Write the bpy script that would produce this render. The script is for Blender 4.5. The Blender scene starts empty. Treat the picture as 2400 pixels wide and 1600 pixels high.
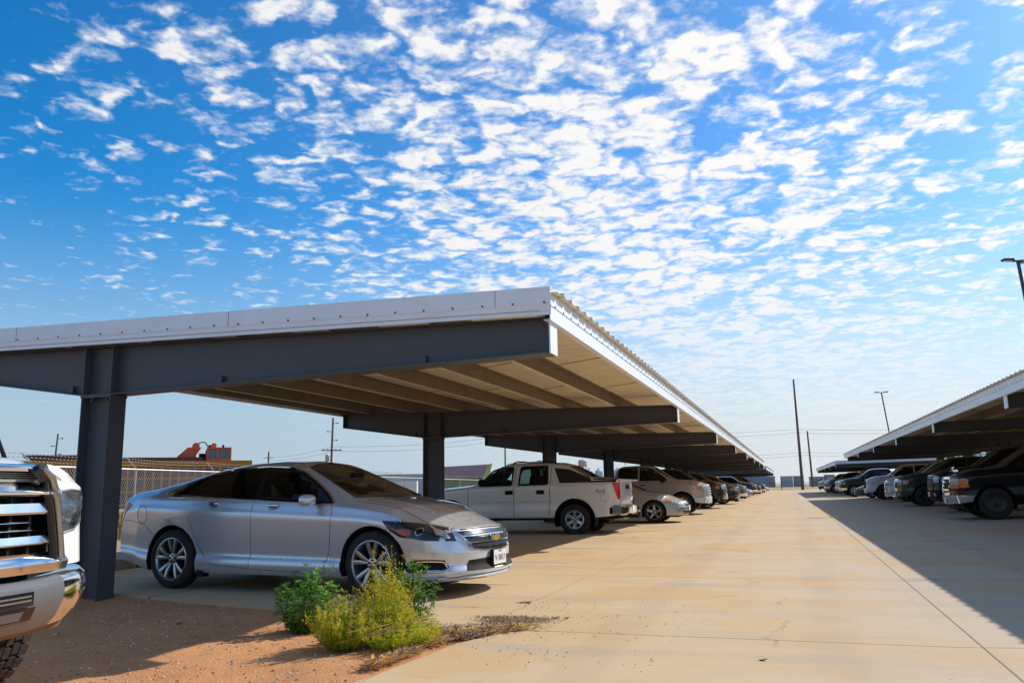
import bpy, bmesh, math, random
import numpy as np
from mathutils import Vector, Matrix, noise as mnoise
random.seed(7); np.random.seed(7)
R = math.radians
scene = bpy.context.scene
COL = scene.collection

# ------------------------------------------------------------ camera
cam_data = bpy.data.cameras.new("camera"); cam = bpy.data.objects.new("camera", cam_data)
COL.objects.link(cam); scene.camera = cam
cam_data.sensor_width = 36; cam_data.lens = 28.93; cam_data.clip_end = 6000; cam_data.clip_start = 0.05
cR = Vector((0.94852916, 0.31626854, -0.01632925)); cU = Vector((0.07055218, -0.16076585, 0.98446774)); cF = Vector((-0.30873099, 0.93494842, 0.17480453))
CAMH = 1.1125
mw = Matrix.Identity(4)
for i in range(3):
    mw[i][0] = cR[i]; mw[i][1] = cU[i]; mw[i][2] = -cF[i]
mw[2][3] = CAMH
cam.matrix_world = mw

# ------------------------------------------------------------ light
SUNV = Vector((0.86, 1.15, 1.0)).normalized()
sun_el = math.asin(SUNV.z); sun_az = math.atan2(SUNV.x, SUNV.y)
ld = bpy.data.lights.new("sun", 'SUN'); ld.energy = 5.0; ld.angle = R(0.53); ld.color = (1.0, 0.94, 0.85)
sun = bpy.data.objects.new("sun", ld); COL.objects.link(sun)
sun.rotation_euler = SUNV.to_track_quat('Z', 'Y').to_euler(); sun.location = (30, 40, 60)
scene.view_settings.view_transform = 'Standard'; scene.view_settings.look = 'None'
scene.view_settings.exposure = 0.1; scene.view_settings.gamma = 1.0

def pxdir(px, py):
    d = cF * 1.0 + cR * ((px - 1200) / 1928.5) + cU * ((800 - py) / 1928.5)
    return d.normalized()

world = bpy.data.worlds.new("World"); scene.world = world; world.use_nodes = True
wn = world.node_tree; wn.nodes.clear()
def N(t, typ, **kw):
    n = t.nodes.new(typ)
    for k, v in kw.items():
        if k == 'ins':
            for a, b in v.items(): n.inputs[a].default_value = b
        else: setattr(n, k, v)
    return n
def mth(t, op, a, b=None, c=None, clamp=False):
    n = t.nodes.new('ShaderNodeMath'); n.operation = op; n.use_clamp = clamp
    for i, v in enumerate((a, b, c)):
        if v is None: continue
        if isinstance(v, (int, float)): n.inputs[i].default_value = v
        else: t.links.new(v, n.inputs[i])
    return n.outputs[0]
def vmth(t, op, a, b=None):
    n = t.nodes.new('ShaderNodeVectorMath'); n.operation = op
    for i, v in enumerate((a, b)):
        if v is None: continue
        if isinstance(v, (tuple, list)): n.inputs[i].default_value = v
        else: t.links.new(v, n.inputs[i])
    return n.outputs['Value'] if op == 'DOT_PRODUCT' else n.outputs[0]
def mixc(t, fac, a, b, mode='MIX'):
    n = t.nodes.new('ShaderNodeMix'); n.data_type = 'RGBA'; n.blend_type = mode
    for s, v in ((n.inputs[0], fac), (n.inputs[6], a), (n.inputs[7], b)):
        if isinstance(v, (int, float)): s.default_value = v
        elif isinstance(v, (tuple, list)): s.default_value = (*v[:3], 1)
        else: t.links.new(v, s)
    return n.outputs[2]
def sstep(t, v, lo, hi):
    n = t.nodes.new('ShaderNodeMapRange'); n.interpolation_type = 'SMOOTHSTEP'
    t.links.new(v, n.inputs[0])
    for i, x in ((1, lo), (2, hi)):
        if isinstance(x, (int, float)): n.inputs[i].default_value = x
        else: t.links.new(x, n.inputs[i])
    return n.outputs[0]
def build_world():
    t = wn
    tc = N(t, 'ShaderNodeTexCoord'); d = tc.outputs['Generated']
    sky = N(t, 'ShaderNodeTexSky', sky_type='NISHITA', sun_disc=False, sun_elevation=sun_el, sun_rotation=sun_az, altitude=200, air_density=1.0, dust_density=0.6, ozone_density=3.0)
    hs = N(t, 'ShaderNodeHueSaturation', ins={'Saturation': 1.25, 'Value': 1.0}); t.links.new(sky.outputs[0], hs.inputs['Color'])
    sep = N(t, 'ShaderNodeSeparateXYZ'); t.links.new(d, sep.inputs[0]); z = sep.outputs[2]
    zc = mth(t, 'ADD', mth(t, 'MAXIMUM', z, 0.0), 0.07)
    cmb = N(t, 'ShaderNodeCombineXYZ'); t.links.new(mth(t, 'DIVIDE', sep.outputs[0], zc), cmb.inputs[0]); t.links.new(mth(t, 'DIVIDE', sep.outputs[1], zc), cmb.inputs[1])
    P = cmb.outputs[0]
    # coverage
    cov = None
    blobs = [((100, 400), -.075, 12), ((250, 850), -.12, 12), ((650, 350), .06, 30), ((2000, 300), -.075, 70), ((2330, 100), -.06, 60),
             ((1150, 400), .085, 14), ((1750, 650), .11, 10), ((1900, 850), .06, 14), ((2380, 760), -.09, 160), ((1500, 60), .03, 60), ((2160, 260), .10, 900), ((1640, 100), .05, 300), ((380, 150), .05, 150), ((440, 230), .05, 900), ((700, 1000), -.05, 40)]
    for (px, py), w, k in blobs:
        dd = vmth(t, 'DOT_PRODUCT', d, tuple(pxdir(px, py)))
        g = mth(t, 'MULTIPLY', mth(t, 'EXPONENT', mth(t, 'MULTIPLY', mth(t, 'SUBTRACT', dd, 1.0), float(k))), w)
        cov = g if cov is None else mth(t, 'ADD', cov, g)
    n0 = N(t, 'ShaderNodeTexNoise', ins={'Scale': 2.9, 'Detail': 3.0, 'Roughness': .5}); t.links.new(P, n0.inputs['Vector'])
    n2 = N(t, 'ShaderNodeTexNoise', ins={'Scale': 24.0, 'Detail': 8.0, 'Roughness': .62}); t.links.new(P, n2.inputs['Vector'])
    warp = N(t, 'ShaderNodeTexNoise', ins={'Scale': 8.5, 'Detail': 4.0}); t.links.new(P, warp.inputs['Vector'])
    wv = vmth(t, 'ADD', P, vmth(t, 'MULTIPLY', vmth(t, 'SUBTRACT', warp.outputs['Color'], (.5, .5, .5)), (.22, .22, 0)))
    vo = N(t, 'ShaderNodeTexVoronoi', feature='SMOOTH_F1', ins={'Scale': 11.0, 'Smoothness': .45}); t.links.new(wv, vo.inputs['Vector'])
    vb = N(t, 'ShaderNodeTexVoronoi', feature='SMOOTH_F1', ins={'Scale': 26.0, 'Smoothness': .4}); t.links.new(wv, vb.inputs['Vector'])
    puff = mth(t, 'SUBTRACT', .5, vo.outputs['Distance'])
    f = mth(t, 'MULTIPLY', puff, .54)
    f = mth(t, 'ADD', f, mth(t, 'MULTIPLY', mth(t, 'SUBTRACT', .45, vb.outputs['Distance']), .24))
    f = mth(t, 'ADD', f, mth(t, 'MULTIPLY', mth(t, 'SUBTRACT', n0.outputs[0], .5), .34))
    f = mth(t, 'ADD', f, mth(t, 'MULTIPLY', mth(t, 'SUBTRACT', n2.outputs[0], .5), .56))
    f = mth(t, 'ADD', f, cov)
    mask = sstep(t, f, CL0, CL1)
    core = sstep(t, f, .06, .26)
    hz = sstep(t, z, .26, .03)     # low sky: layers merge into veil
    mask = mth(t, 'MULTIPLY', mth(t, 'MULTIPLY', mask, mth(t, 'ADD', .74, mth(t, 'MULTIPLY', core, .26))), mth(t, 'SUBTRACT', 1.0, mth(t, 'MULTIPLY', hz, .80)))
    # sun proximity brightening
    sd = vmth(t, 'DOT_PRODUCT', d, tuple(SUNV))
    glow = mth(t, 'EXPONENT', mth(t, 'MULTIPLY', mth(t, 'SUBTRACT', sd, 1.0), 2.2))
    skyc = mixc(t, 1.0, hs.outputs[0], mixc(t, sstep(t, sd, .25, .75), (.22, 1.0, 1.22), SKYTINT), 'MULTIPLY')
    bg_s = N(t, 'ShaderNodeBackground', ins={'Strength': SKYSTR}); t.links.new(skyc, bg_s.inputs[0])
    edge = mixc(t, core, (.72, .80, .90), (.78, .79, .80))
    edge = mixc(t, mth(t, 'MULTIPLY', sstep(t, n2.outputs[0], .42, .66), .35), edge, (.60, .64, .70))
    shade = mixc(t, glow, edge, (1.0, .98, .95))
    bg_c = N(t, 'ShaderNodeBackground', ins={'Strength': 1.0}); t.links.new(shade, bg_c.inputs[0])
    bg_h = N(t, 'ShaderNodeBackground', ins={'Strength': 1.0}); t.links.new(mixc(t, sstep(t, sd, .2, .95), (.44, .53, .63), (.73, .76, .78)), bg_h.inputs[0])
    hfac = mth(t, 'POWER', sstep(t, z, .36, .03), 1.2)
    m0 = N(t, 'ShaderNodeMixShader'); t.links.new(mth(t, 'MULTIPLY', hfac, .94), m0.inputs[0]); t.links.new(bg_s.outputs[0], m0.inputs[1]); t.links.new(bg_h.outputs[0], m0.inputs[2])
    m1 = N(t, 'ShaderNodeMixShader'); t.links.new(mask, m1.inputs[0]); t.links.new(m0.outputs[0], m1.inputs[1]); t.links.new(bg_c.outputs[0], m1.inputs[2])
    out = N(t, 'ShaderNodeOutputWorld'); t.links.new(m1.outputs[0], out.inputs[0])
CL0, CL1 = -.065, .26
SKYTINT = (.70, 1.04, 1.20); SKYSTR = .125
build_world()

# ------------------------------------------------------------ materials
MATS = {}
def mat(name, col, rough=.5, metal=0, coat=0, spec=.5, nscale=0, namt=0, ncol=None, bump=0, bscale=30, trans=0, ior=1.45, emis=None, alpha=None, sub=None):
    if name in MATS: return MATS[name]
    m = bpy.data.materials.new(name); m.use_nodes = True; t = m.node_tree
    b = t.nodes['Principled BSDF']
    b.inputs['Base Color'].default_value = (*col, 1); b.inputs['Roughness'].default_value = rough; b.inputs['Metallic'].default_value = metal
    b.inputs['Coat Weight'].default_value = coat; b.inputs['Coat Roughness'].default_value = .03; b.inputs['Specular IOR Level'].default_value = spec
    b.inputs['IOR'].default_value = ior
    if trans: b.inputs['Transmission Weight'].default_value = trans
    tc = None
    if nscale or bump:
        tc = N(t, 'ShaderNodeTexCoord')
    if nscale:
        n = N(t, 'ShaderNodeTexNoise', ins={'Scale': nscale, 'Detail': 6.0, 'Roughness': .6}); t.links.new(tc.outputs['Object'], n.inputs['Vector'])
        c2 = ncol or tuple(c * .6 for c in col)
        f = sstep(t, n.outputs[0], .35, .75)
        t.links.new(mixc(t, mth(t, 'MULTIPLY', f, namt), col, c2), b.inputs['Base Color'])
        t.links.new(mth(t, 'ADD', mth(t, 'MULTIPLY', n.outputs[0], .2), rough - .1), b.inputs['Roughness'])
    if bump:
        n = N(t, 'ShaderNodeTexNoise', ins={'Scale': bscale, 'Detail': 4.0}); t.links.new(tc.outputs['Object'], n.inputs['Vector'])
        bp = N(t, 'ShaderNodeBump', ins={'Strength': bump, 'Distance': .02}); t.links.new(n.outputs[0], bp.inputs['Height']); t.links.new(bp.outputs[0], b.inputs['Normal'])
    if emis: b.inputs['Emission Color'].default_value = (*emis[0], 1); b.inputs['Emission Strength'].default_value = emis[1]
    MATS[name] = m
    return m

def paint(name, col, metal=.0, rough=.35, dust=.15):
    """car paint: clear coat over pigment, thin dust on upward and low parts of the panels"""
    if name in MATS: return MATS[name]
    m = bpy.data.materials.new(name); m.use_nodes = True; t = m.node_tree; b = t.nodes['Principled BSDF']
    tc = N(t, 'ShaderNodeTexCoord')
    n = N(t, 'ShaderNodeTexNoise', ins={'Scale': 3.0, 'Detail': 8.0, 'Roughness': .65}); t.links.new(tc.outputs['Object'], n.inputs['Vector'])
    sep = N(t, 'ShaderNodeSeparateXYZ'); t.links.new(tc.outputs['Object'], sep.inputs[0])
    low = sstep(t, sep.outputs[2], .62, .18)
    f = mth(t, 'MULTIPLY', mth(t, 'ADD', mth(t, 'MULTIPLY', low, .9), .35), mth(t, 'MULTIPLY', n.outputs[0], dust * 2), clamp=True)
    t.links.new(mixc(t, f, col, (.36, .27, .19)), b.inputs['Base Color'])
    b.inputs['Metallic'].default_value = metal
    t.links.new(mth(t, 'ADD', mth(t, 'MULTIPLY', f, .5), rough), b.inputs['Roughness'])
    b.inputs['Coat Weight'].default_value = .9 if max(col) > .1 else (.45 if max(col) > .01 else .2)
    b.inputs['Specular IOR Level'].default_value = .5 if max(col) > .1 else .25
    t.links.new(mth(t, 'ADD', mth(t, 'MULTIPLY', f, .45), .04), b.inputs['Coat Roughness'])
    MATS[name] = m
    return m

M_STEEL = mat('painted_steel', (.066, .072, .084), .42, nscale=1.2, namt=.6, ncol=(.09, .088, .085), bump=.04, bscale=12)
M_TRIM = mat('white_trim_sheet', (.80, .85, .92), .38, nscale=3, namt=.25, ncol=(.6, .62, .62))
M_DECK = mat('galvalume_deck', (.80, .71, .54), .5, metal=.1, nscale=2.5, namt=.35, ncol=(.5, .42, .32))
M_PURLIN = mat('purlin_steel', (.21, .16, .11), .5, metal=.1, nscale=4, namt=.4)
M_SCREW = mat('screw_head', (.06, .06, .07), .5)
M_CHROME = mat('chrome', (.80, .80, .80), .07, 1.0, nscale=9, namt=.12, ncol=(.55, .52, .47))
M_DCHROME = mat('dull_chrome', (.42, .42, .43), .28, 1.0, nscale=20, namt=.4, ncol=(.2, .19, .18))
M_BLACK = mat('black_plastic', (.010, .010, .011), .7, spec=.2, bump=.1, bscale=300)
M_GBLACK = mat('gloss_black', (.006, .006, .007), .12, coat=.3)
M_TYRE = mat('tyre_rubber', (.017, .016, .016), .78, nscale=6, namt=.55, ncol=(.06, .048, .038), bump=.25, bscale=60)
M_DARK = mat('dark_underbody', (.008, .008, .008), .9)
M_TINT = mat('tinted_glass', (.004, .005, .006), .03, coat=.0, spec=.55)
M_ALLOY = mat('silver_alloy', (.48, .49, .50), .26, .85, nscale=8, namt=.3, ncol=(.25, .22, .19))
M_DALLOY = mat('dark_alloy', (.05, .05, .052), .35, .6)
M_AMBER = mat('amber_lens', (.85, .20, .015), .12, coat=.5)
M_RED = mat('red_lens', (.78, .012, .018), .1, coat=.7)
M_REFL = mat('lamp_reflector', (.72, .75, .78), .12, .9, bump=.5, bscale=70)
M_CLEAR = mat('lamp_clear', (.34, .37, .39), .10, .35, coat=.8, bump=.5, bscale=60)
M_WHITE_PL = mat('plate_white', (.72, .72, .70), .5)
M_INK = mat('plate_ink', (.03, .03, .05), .6)
M_GOLD = mat('gold_emblem', (.80, .50, .10), .22, .8)
M_CONC_K = mat('kerb_concrete', (.40, .33, .25), .85, nscale=5, namt=.5, bump=.3, bscale=40)
M_SEAT = mat('seat_cloth', (.055, .05, .045), .9)
M_WOOD = mat('pole_wood', (.17, .115, .085), .85, nscale=3, namt=.6, bump=.3)
M_GALV = mat('galvanised', (.46, .46, .44), .45, .6, nscale=10, namt=.3)
M_WIRE = mat('cable_black', (.05, .05, .055), .7)

def glassmat(name, col, tr=.8):
    """thin automotive glass: mostly clear, tinted, with mirror-like reflection"""
    if name in MATS: return MATS[name]
    m = bpy.data.materials.new(name); m.use_nodes = True; t = m.node_tree; t.nodes.clear()
    tb = N(t, 'ShaderNodeBsdfTransparent', ins={'Color': (*col, 1)}); gl = N(t, 'ShaderNodeBsdfGlossy', ins={'Roughness': .02, 'Color': (.95, .97, 1, 1)})
    fr = N(t, 'ShaderNodeFresnel', ins={'IOR': 1.5}); mx = N(t, 'ShaderNodeMixShader'); o = N(t, 'ShaderNodeOutputMaterial')
    t.links.new(fr.outputs[0], mx.inputs[0]); t.links.new(tb.outputs[0], mx.inputs[1]); t.links.new(gl.outputs[0], mx.inputs[2]); t.links.new(mx.outputs[0], o.inputs[0])
    MATS[name] = m; return m
M_GLASS = glassmat('clear_glass', (.62, .74, .68))
M_GLASS2 = glassmat('tint_glass_light', (.62, .70, .64))

# ------------------------------------------------------------ helpers
def link(o, parent=None):
    COL.objects.link(o)
    if parent is not None: o.parent = parent
    return o
def tag(o, label=None, cat=None, group=None, kind=None):
    if label: o['label'] = label
    if cat: o['category'] = cat
    if group: o['group'] = group
    if kind: o['kind'] = kind
    return o
def empty(name, loc, label, cat, rz=0, group=None):
    o = bpy.data.objects.new(name, None); link(o); o.location = loc; o.rotation_euler = (0, 0, rz); o.empty_display_size = .2
    return tag(o, label, cat, group)
class MB:
    def __init__(s): s.v = []; s.f = []; s.m = []
    def add(s, vs, fs, mi=0):
        b = len(s.v); s.v.extend([tuple(map(float, v)) for v in vs]); s.f.extend([tuple(b + i for i in f) for f in fs]); s.m.extend([mi] * len(fs)); return s
    def box(s, c, d, rz=0, mi=0, ry=0, rx=0):
        x, y, z = d[0] / 2, d[1] / 2, d[2] / 2
        P = [Vector((a * x, b * y, e * z)) for e in (-1, 1) for b in (-1, 1) for a in (-1, 1)]
        Mx = Matrix.Rotation(rz, 3, 'Z') @ Matrix.Rotation(ry, 3, 'Y') @ Matrix.Rotation(rx, 3, 'X')
        P = [Mx @ p + Vector(c) for p in P]
        return s.add(P, [(0, 2, 3, 1), (4, 5, 7, 6), (0, 1, 5, 4), (2, 6, 7, 3), (0, 4, 6, 2), (1, 3, 7, 5)], mi)
    def span(s, a, b, mi=0):
        a, b = [min(p, q) for p, q in zip(a, b)], [max(p, q) for p, q in zip(a, b)]
        return s.box([(p + q) / 2 for p, q in zip(a, b)], [q - p for p, q in zip(a, b)], mi=mi)
    def tube(s, pts, r, n=8, mi=0, cap=True):
        pts = [Vector(p) for p in pts]; rs = r if isinstance(r, (list, tuple)) else [r] * len(pts)
        rings = []; up = Vector((0, 0, 1))
        for i, p in enumerate(pts):
            d = (pts[min(i + 1, len(pts) - 1)] - pts[max(i - 1, 0)]).normalized()
            a = d.cross(up if abs(d.z) < .9 else Vector((1, 0, 0))).normalized(); b = d.cross(a)
            rings.append([p + (a * math.cos(2 * math.pi * k / n) + b * math.sin(2 * math.pi * k / n)) * rs[i] for k in range(n)])
        vs = [v for ri in rings for v in ri]; fs = []
        for i in range(len(pts) - 1):
            for k in range(n): fs.append((i * n + k, i * n + (k + 1) % n, (i + 1) * n + (k + 1) % n, (i + 1) * n + k))
        if cap: fs.append(tuple(range(n))[::-1]); fs.append(tuple((len(pts) - 1) * n + k for k in range(n)))
        return s.add(vs, fs, mi)
    def prism(s, poly, fn, d, mi=0):
        """closed 2D polygon -> slab: fn(a,b,t) gives the point at depth t"""
        n = len(poly); vs = [fn(a, b, 0) for a, b in poly] + [fn(a, b, d) for a, b in poly]
        fs = [tuple(range(n)), tuple(range(2 * n - 1, n - 1, -1))] + [(i, n + i, n + (i + 1) % n, (i + 1) % n) for i in range(n)]
        return s.add(vs, fs, mi)
    def grid(s, G, mi=0, flip=False):
        nu, nv = len(G), len(G[0]); vs = [p for row in G for p in row]; fs = []
        for i in range(nu - 1):
            for j in range(nv - 1):
                q = (i * nv + j, (i + 1) * nv + j, (i + 1) * nv + j + 1, i * nv + j + 1); fs.append(q[::-1] if flip else q)
        return s.add(vs, fs, mi)
    def lathe(s, prof, c, axis='Y', n=32, mi=0):
        """prof: (radius, height along the axis)"""
        G = []
        for k in range(n + 1):
            a = 2 * math.pi * k / n; row = []
            for r, h in prof:
                q = (r * math.cos(a), h, r * math.sin(a)) if axis == 'Y' else ((h, r * math.cos(a), r * math.sin(a)) if axis == 'X' else (r * math.cos(a), r * math.sin(a), h))
                row.append((q[0] + c[0], q[1] + c[1], q[2] + c[2]))
            G.append(row)
        return s.grid(G, mi)
    def build(s, name, mats, parent=None, smooth=True, angle=35, normals=True):
        me = bpy.data.meshes.new(name); me.from_pydata(s.v, [], s.f)
        for m in (mats if isinstance(mats, (list, tuple)) else [mats]): me.materials.append(m)
        for p, mi in zip(me.polygons, s.m): p.material_index = mi
        if normals:
            bm = bmesh.new(); bm.from_mesh(me); bmesh.ops.remove_doubles(bm, verts=bm.verts, dist=1e-5); bmesh.ops.recalc_face_normals(bm, faces=bm.faces); bm.to_mesh(me); bm.free()
        if smooth:
            for p in me.polygons: p.use_smooth = True
            me.set_sharp_from_angle(angle=R(angle))
        o = bpy.data.objects.new(name, me); return link(o, parent)
def slope_z(x):   # the lot rises gently towards the right-hand row
    return .03 * max(0.0, x - 1.0)
# ------------------------------------------------------------ ground
def mat_concrete():
    m = bpy.data.materials.new('lot_concrete'); m.use_nodes = True; t = m.node_tree; b = t.nodes['Principled BSDF']
    tc = N(t, 'ShaderNodeTexCoord'); P = tc.outputs['Object']
    sep = N(t, 'ShaderNodeSeparateXYZ'); t.links.new(P, sep.inputs[0]); X, Y = sep.outputs[0], sep.outputs[1]
    big = N(t, 'ShaderNodeTexNoise', ins={'Scale': .45, 'Detail': 6.0, 'Roughness': .6, 'Distortion': .4}); t.links.new(P, big.inputs['Vector'])
    st = N(t, 'ShaderNodeMapping', ins={'Scale': (.35, 1.6, 1)}); t.links.new(P, st.inputs[0])
    sn = N(t, 'ShaderNodeTexNoise', ins={'Scale': 1.0, 'Detail': 8.0, 'Roughness': .65}); t.links.new(st.outputs[0], sn.inputs['Vector'])
    st2 = N(t, 'ShaderNodeMapping', ins={'Scale': (14, .5, 1)}); t.links.new(P, st2.inputs[0])
    br = N(t, 'ShaderNodeTexNoise', ins={'Scale': 1.0, 'Detail': 3.0}); t.links.new(st2.outputs[0], br.inputs['Vector'])
    fine = N(t, 'ShaderNodeTexNoise', ins={'Scale': 60.0, 'Detail': 4.0}); t.links.new(P, fine.inputs['Vector'])
    base = mixc(t, sstep(t, X, -1.0, 1.6), (.565, .41, .235), (.49, .39, .272))
    c = mixc(t, mth(t, 'MULTIPLY', sstep(t, big.outputs[0], .42, .62), .75), base, (.545, .345, .155))
    c = mixc(t, mth(t, 'MULTIPLY', sstep(t, sn.outputs[0], .46, .70), .6), c, (.40, .325, .25))
    c = mixc(t, mth(t, 'MULTIPLY', sstep(t, br.outputs[0], .5, .8), .22), c, (.42, .33, .23))
    c = mixc(t, mth(t, 'MULTIPLY', sstep(t, fine.outputs[0], .5, .75), .16), c, (.30, .24, .18))
    ck = N(t, 'ShaderNodeTexVoronoi', feature='DISTANCE_TO_EDGE', ins={'Scale': .33}); t.links.new(vmth(t, 'ADD', P, vmth(t, 'MULTIPLY', vmth(t, 'SUBTRACT', sn.outputs['Color'], (.5, .5, .5)), (.9, .9, 0))), ck.inputs['Vector'])
    crk = mth(t, 'MULTIPLY', mth(t, 'SUBTRACT', 1.0, sstep(t, ck.outputs['Distance'], .0015, .005)), sstep(t, big.outputs[0], .50, .60))
    c = mixc(t, mth(t, 'MULTIPLY', crk, .55), c, (.12, .09, .06))
    # faint tyre tracks down the lane and oil drips in the bays
    trk = None
    for xx in (-1.35, .25, 2.6, 4.1):
        d = mth(t, 'ABSOLUTE', mth(t, 'SUBTRACT', mth(t, 'ADD', X, mth(t, 'MULTIPLY', big.outputs[0], .8)), xx + .4)); l = mth(t, 'SUBTRACT', 1.0, sstep(t, d, .08, .26)); trk = l if trk is None else mth(t, 'MAXIMUM', trk, l)
    c = mixc(t, mth(t, 'MULTIPLY', mth(t, 'MULTIPLY', trk, sn.outputs[0]), .26), c, (.27, .21, .16))
    voi = N(t, 'ShaderNodeTexVoronoi', ins={'Scale': .55}); t.links.new(P, voi.inputs['Vector'])
    oil = mth(t, 'SUBTRACT', 1.0, sstep(t, mth(t, 'ADD', voi.outputs['Distance'], mth(t, 'MULTIPLY', fine.outputs[0], .12)), .10, .26))
    c = mixc(t, mth(t, 'MULTIPLY', oil, .30), c, (.20, .15, .11))
    # slab joints
    def line(coord, pos, w):
        d = mth(t, 'ABSOLUTE', mth(t, 'SUBTRACT', coord, pos)); return mth(t, 'SUBTRACT', 1.0, sstep(t, d, w * .5, w))
    wob = mth(t, 'MULTIPLY', mth(t, 'SUBTRACT', fine.outputs[0], .5), .01)
    Xw = mth(t, 'ADD', X, wob); Yw = mth(t, 'ADD', Y, wob); J = None
    for y in (6.5, 10.56, 14.9, 19.2, 23.5, 27.8, 32, 36.5, 41, 46, 51, 56, 61, 67, 73, 80, 88, 96):
        l = line(Yw, y, .010 if y < 12 else .014); J = l if J is None else mth(t, 'MAXIMUM', J, l)
    J = mth(t, 'MULTIPLY', J, sstep(t, X, -3.8, -2.6))
    l = mth(t, 'MULTIPLY', line(Xw, 1.15, .011), .8); J = mth(t, 'MAXIMUM', J, l)
    l = mth(t, 'MULTIPLY', line(Xw, -2.49, .008), .45); J = mth(t, 'MAXIMUM', J, l)
    l = mth(t, 'MULTIPLY', line(Xw, -6.75, .02), .8); J = mth(t, 'MAXIMUM', J, l)
    c = mixc(t, mth(t, 'MULTIPLY', J, .85), c, (.045, .035, .028))
    # small dark gum marks
    vo = N(t, 'ShaderNodeTexVoronoi', ins={'Scale': 1.7}); t.links.new(P, vo.inputs['Vector'])
    sp = mth(t, 'SUBTRACT', 1.0, sstep(t, vo.outputs['Distance'], .012, .026))
    c = mixc(t, mth(t, 'MULTIPLY', sp, .6), c, (.08, .06, .05))
    t.links.new(c, b.inputs['Base Color']); b.inputs['Roughness'].default_value = .82; b.inputs['Specular IOR Level'].default_value = .3
    bp = N(t, 'ShaderNodeBump', ins={'Strength': .25, 'Distance': .006})
    t.links.new(mth(t, 'SUBTRACT', mth(t, 'ADD', fine.outputs[0], mth(t, 'MULTIPLY', sn.outputs[0], .8)), mth(t, 'MULTIPLY', J, 2.0)), bp.inputs['Height']); t.links.new(bp.outputs[0], b.inputs['Normal'])
    return m
def mat_dirt(name, c1, c2, c3, sc=1.0):
    m = bpy.data.materials.new(name); m.use_nodes = True; t = m.node_tree; b = t.nodes['Principled BSDF']
    tc = N(t, 'ShaderNodeTexCoord'); P = tc.outputs['Object']
    a = N(t, 'ShaderNodeTexNoise', ins={'Scale': 1.4 * sc, 'Detail': 8.0, 'Roughness': .65}); t.links.new(P, a.inputs['Vector'])
    g = N(t, 'ShaderNodeTexNoise', ins={'Scale': 38.0 * sc, 'Detail': 6.0, 'Roughness': .7}); t.links.new(P, g.inputs['Vector'])
    v = N(t, 'ShaderNodeTexVoronoi', ins={'Scale': 55.0 * sc}); t.links.new(P, v.inputs['Vector'])
    c = mixc(t, sstep(t, a.outputs[0], .35, .68), c1, c2)
    c = mixc(t, mth(t, 'MULTIPLY', sstep(t, g.outputs[0], .48, .7), .5), c, c3)
    t.links.new(c, b.inputs['Base Color']); b.inputs['Roughness'].default_value = .95; b.inputs['Specular IOR Level'].default_value = .15
    h = mth(t, 'ADD', mth(t, 'MULTIPLY', g.outputs[0], .8), mth(t, 'MULTIPLY', v.outputs['Distance'], .5))
    bp = N(t, 'ShaderNodeBump', ins={'Strength': .55, 'Distance': .012}); t.links.new(h, bp.inputs['Height']); t.links.new(bp.outputs[0], b.inputs['Normal'])
    return m
def mat_field():
    m = bpy.data.materials.new('field_soil'); m.use_nodes = True; t = m.node_tree; b = t.nodes['Principled BSDF']
    tc = N(t, 'ShaderNodeTexCoord'); P = tc.outputs['Object']
    a = N(t, 'ShaderNodeTexNoise', ins={'Scale': .03, 'Detail': 9.0, 'Roughness': .65}); t.links.new(P, a.inputs['Vector'])
    g = N(t, 'ShaderNodeTexNoise', ins={'Scale': 1.2, 'Detail': 6.0, 'Roughness': .7}); t.links.new(P, g.inputs['Vector'])
    sep = N(t, 'ShaderNodeSeparateXYZ'); t.links.new(P, sep.inputs[0])
    c = mixc(t, sstep(t, a.outputs[0], .4, .62), (.34, .20, .12), (.30, .23, .11))
    gr = mth(t, 'MULTIPLY', sstep(t, sep.outputs[1], 138.0, 142.0), sstep(t, sep.outputs[1], 200.0, 170.0))
    c = mixc(t, mth(t, 'MULTIPLY', gr, .8), c, (.26, .27, .07))
    c = mixc(t, mth(t, 'MULTIPLY', sstep(t, g.outputs[0], .45, .7), .4), c, (.16, .12, .06))
    t.links.new(c, b.inputs['Base Color']); b.inputs['Roughness'].default_value = .95
    return m
M_CONC = mat_concrete()
M_DIRT = mat_dirt('red_dirt', (.56, .265, .110), (.46, .215, .092), (.60, .35, .19))
M_STRIPE = mat('stall_paint', (.66, .54, .38), .7, nscale=9, namt=.6, ncol=(.6, .42, .24))
# field to the horizon
g = MB(); g.grid([[(x, y, -.06) for y in (-3000, -60, 60, 200, 3000)] for x in (-3000, -200, 200, 3000)])
tag(g.build('ground', mat_field(), smooth=False, normals=False), kind='structure')
# paved lot: swale profile, level left of X=1, rising to the right
Yend = 142
g = MB(); xs = [-9.6, -7, -4.5, -2.5, 1.0, 8, 22, 40]
edge = [(-9.6, 7.95), (-7.39, 7.80), (-6.0, 7.42), (-4.8, 7.15), (-3.7, 6.78), (-2.9, 6.45), (-2.27, 6.22), (-2.40, 5.85), (-2.43, 5.4), (-2.47, 5.0), (-2.52, 4.54), (-2.56, 3.2), (-2.6, -8)]
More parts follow.
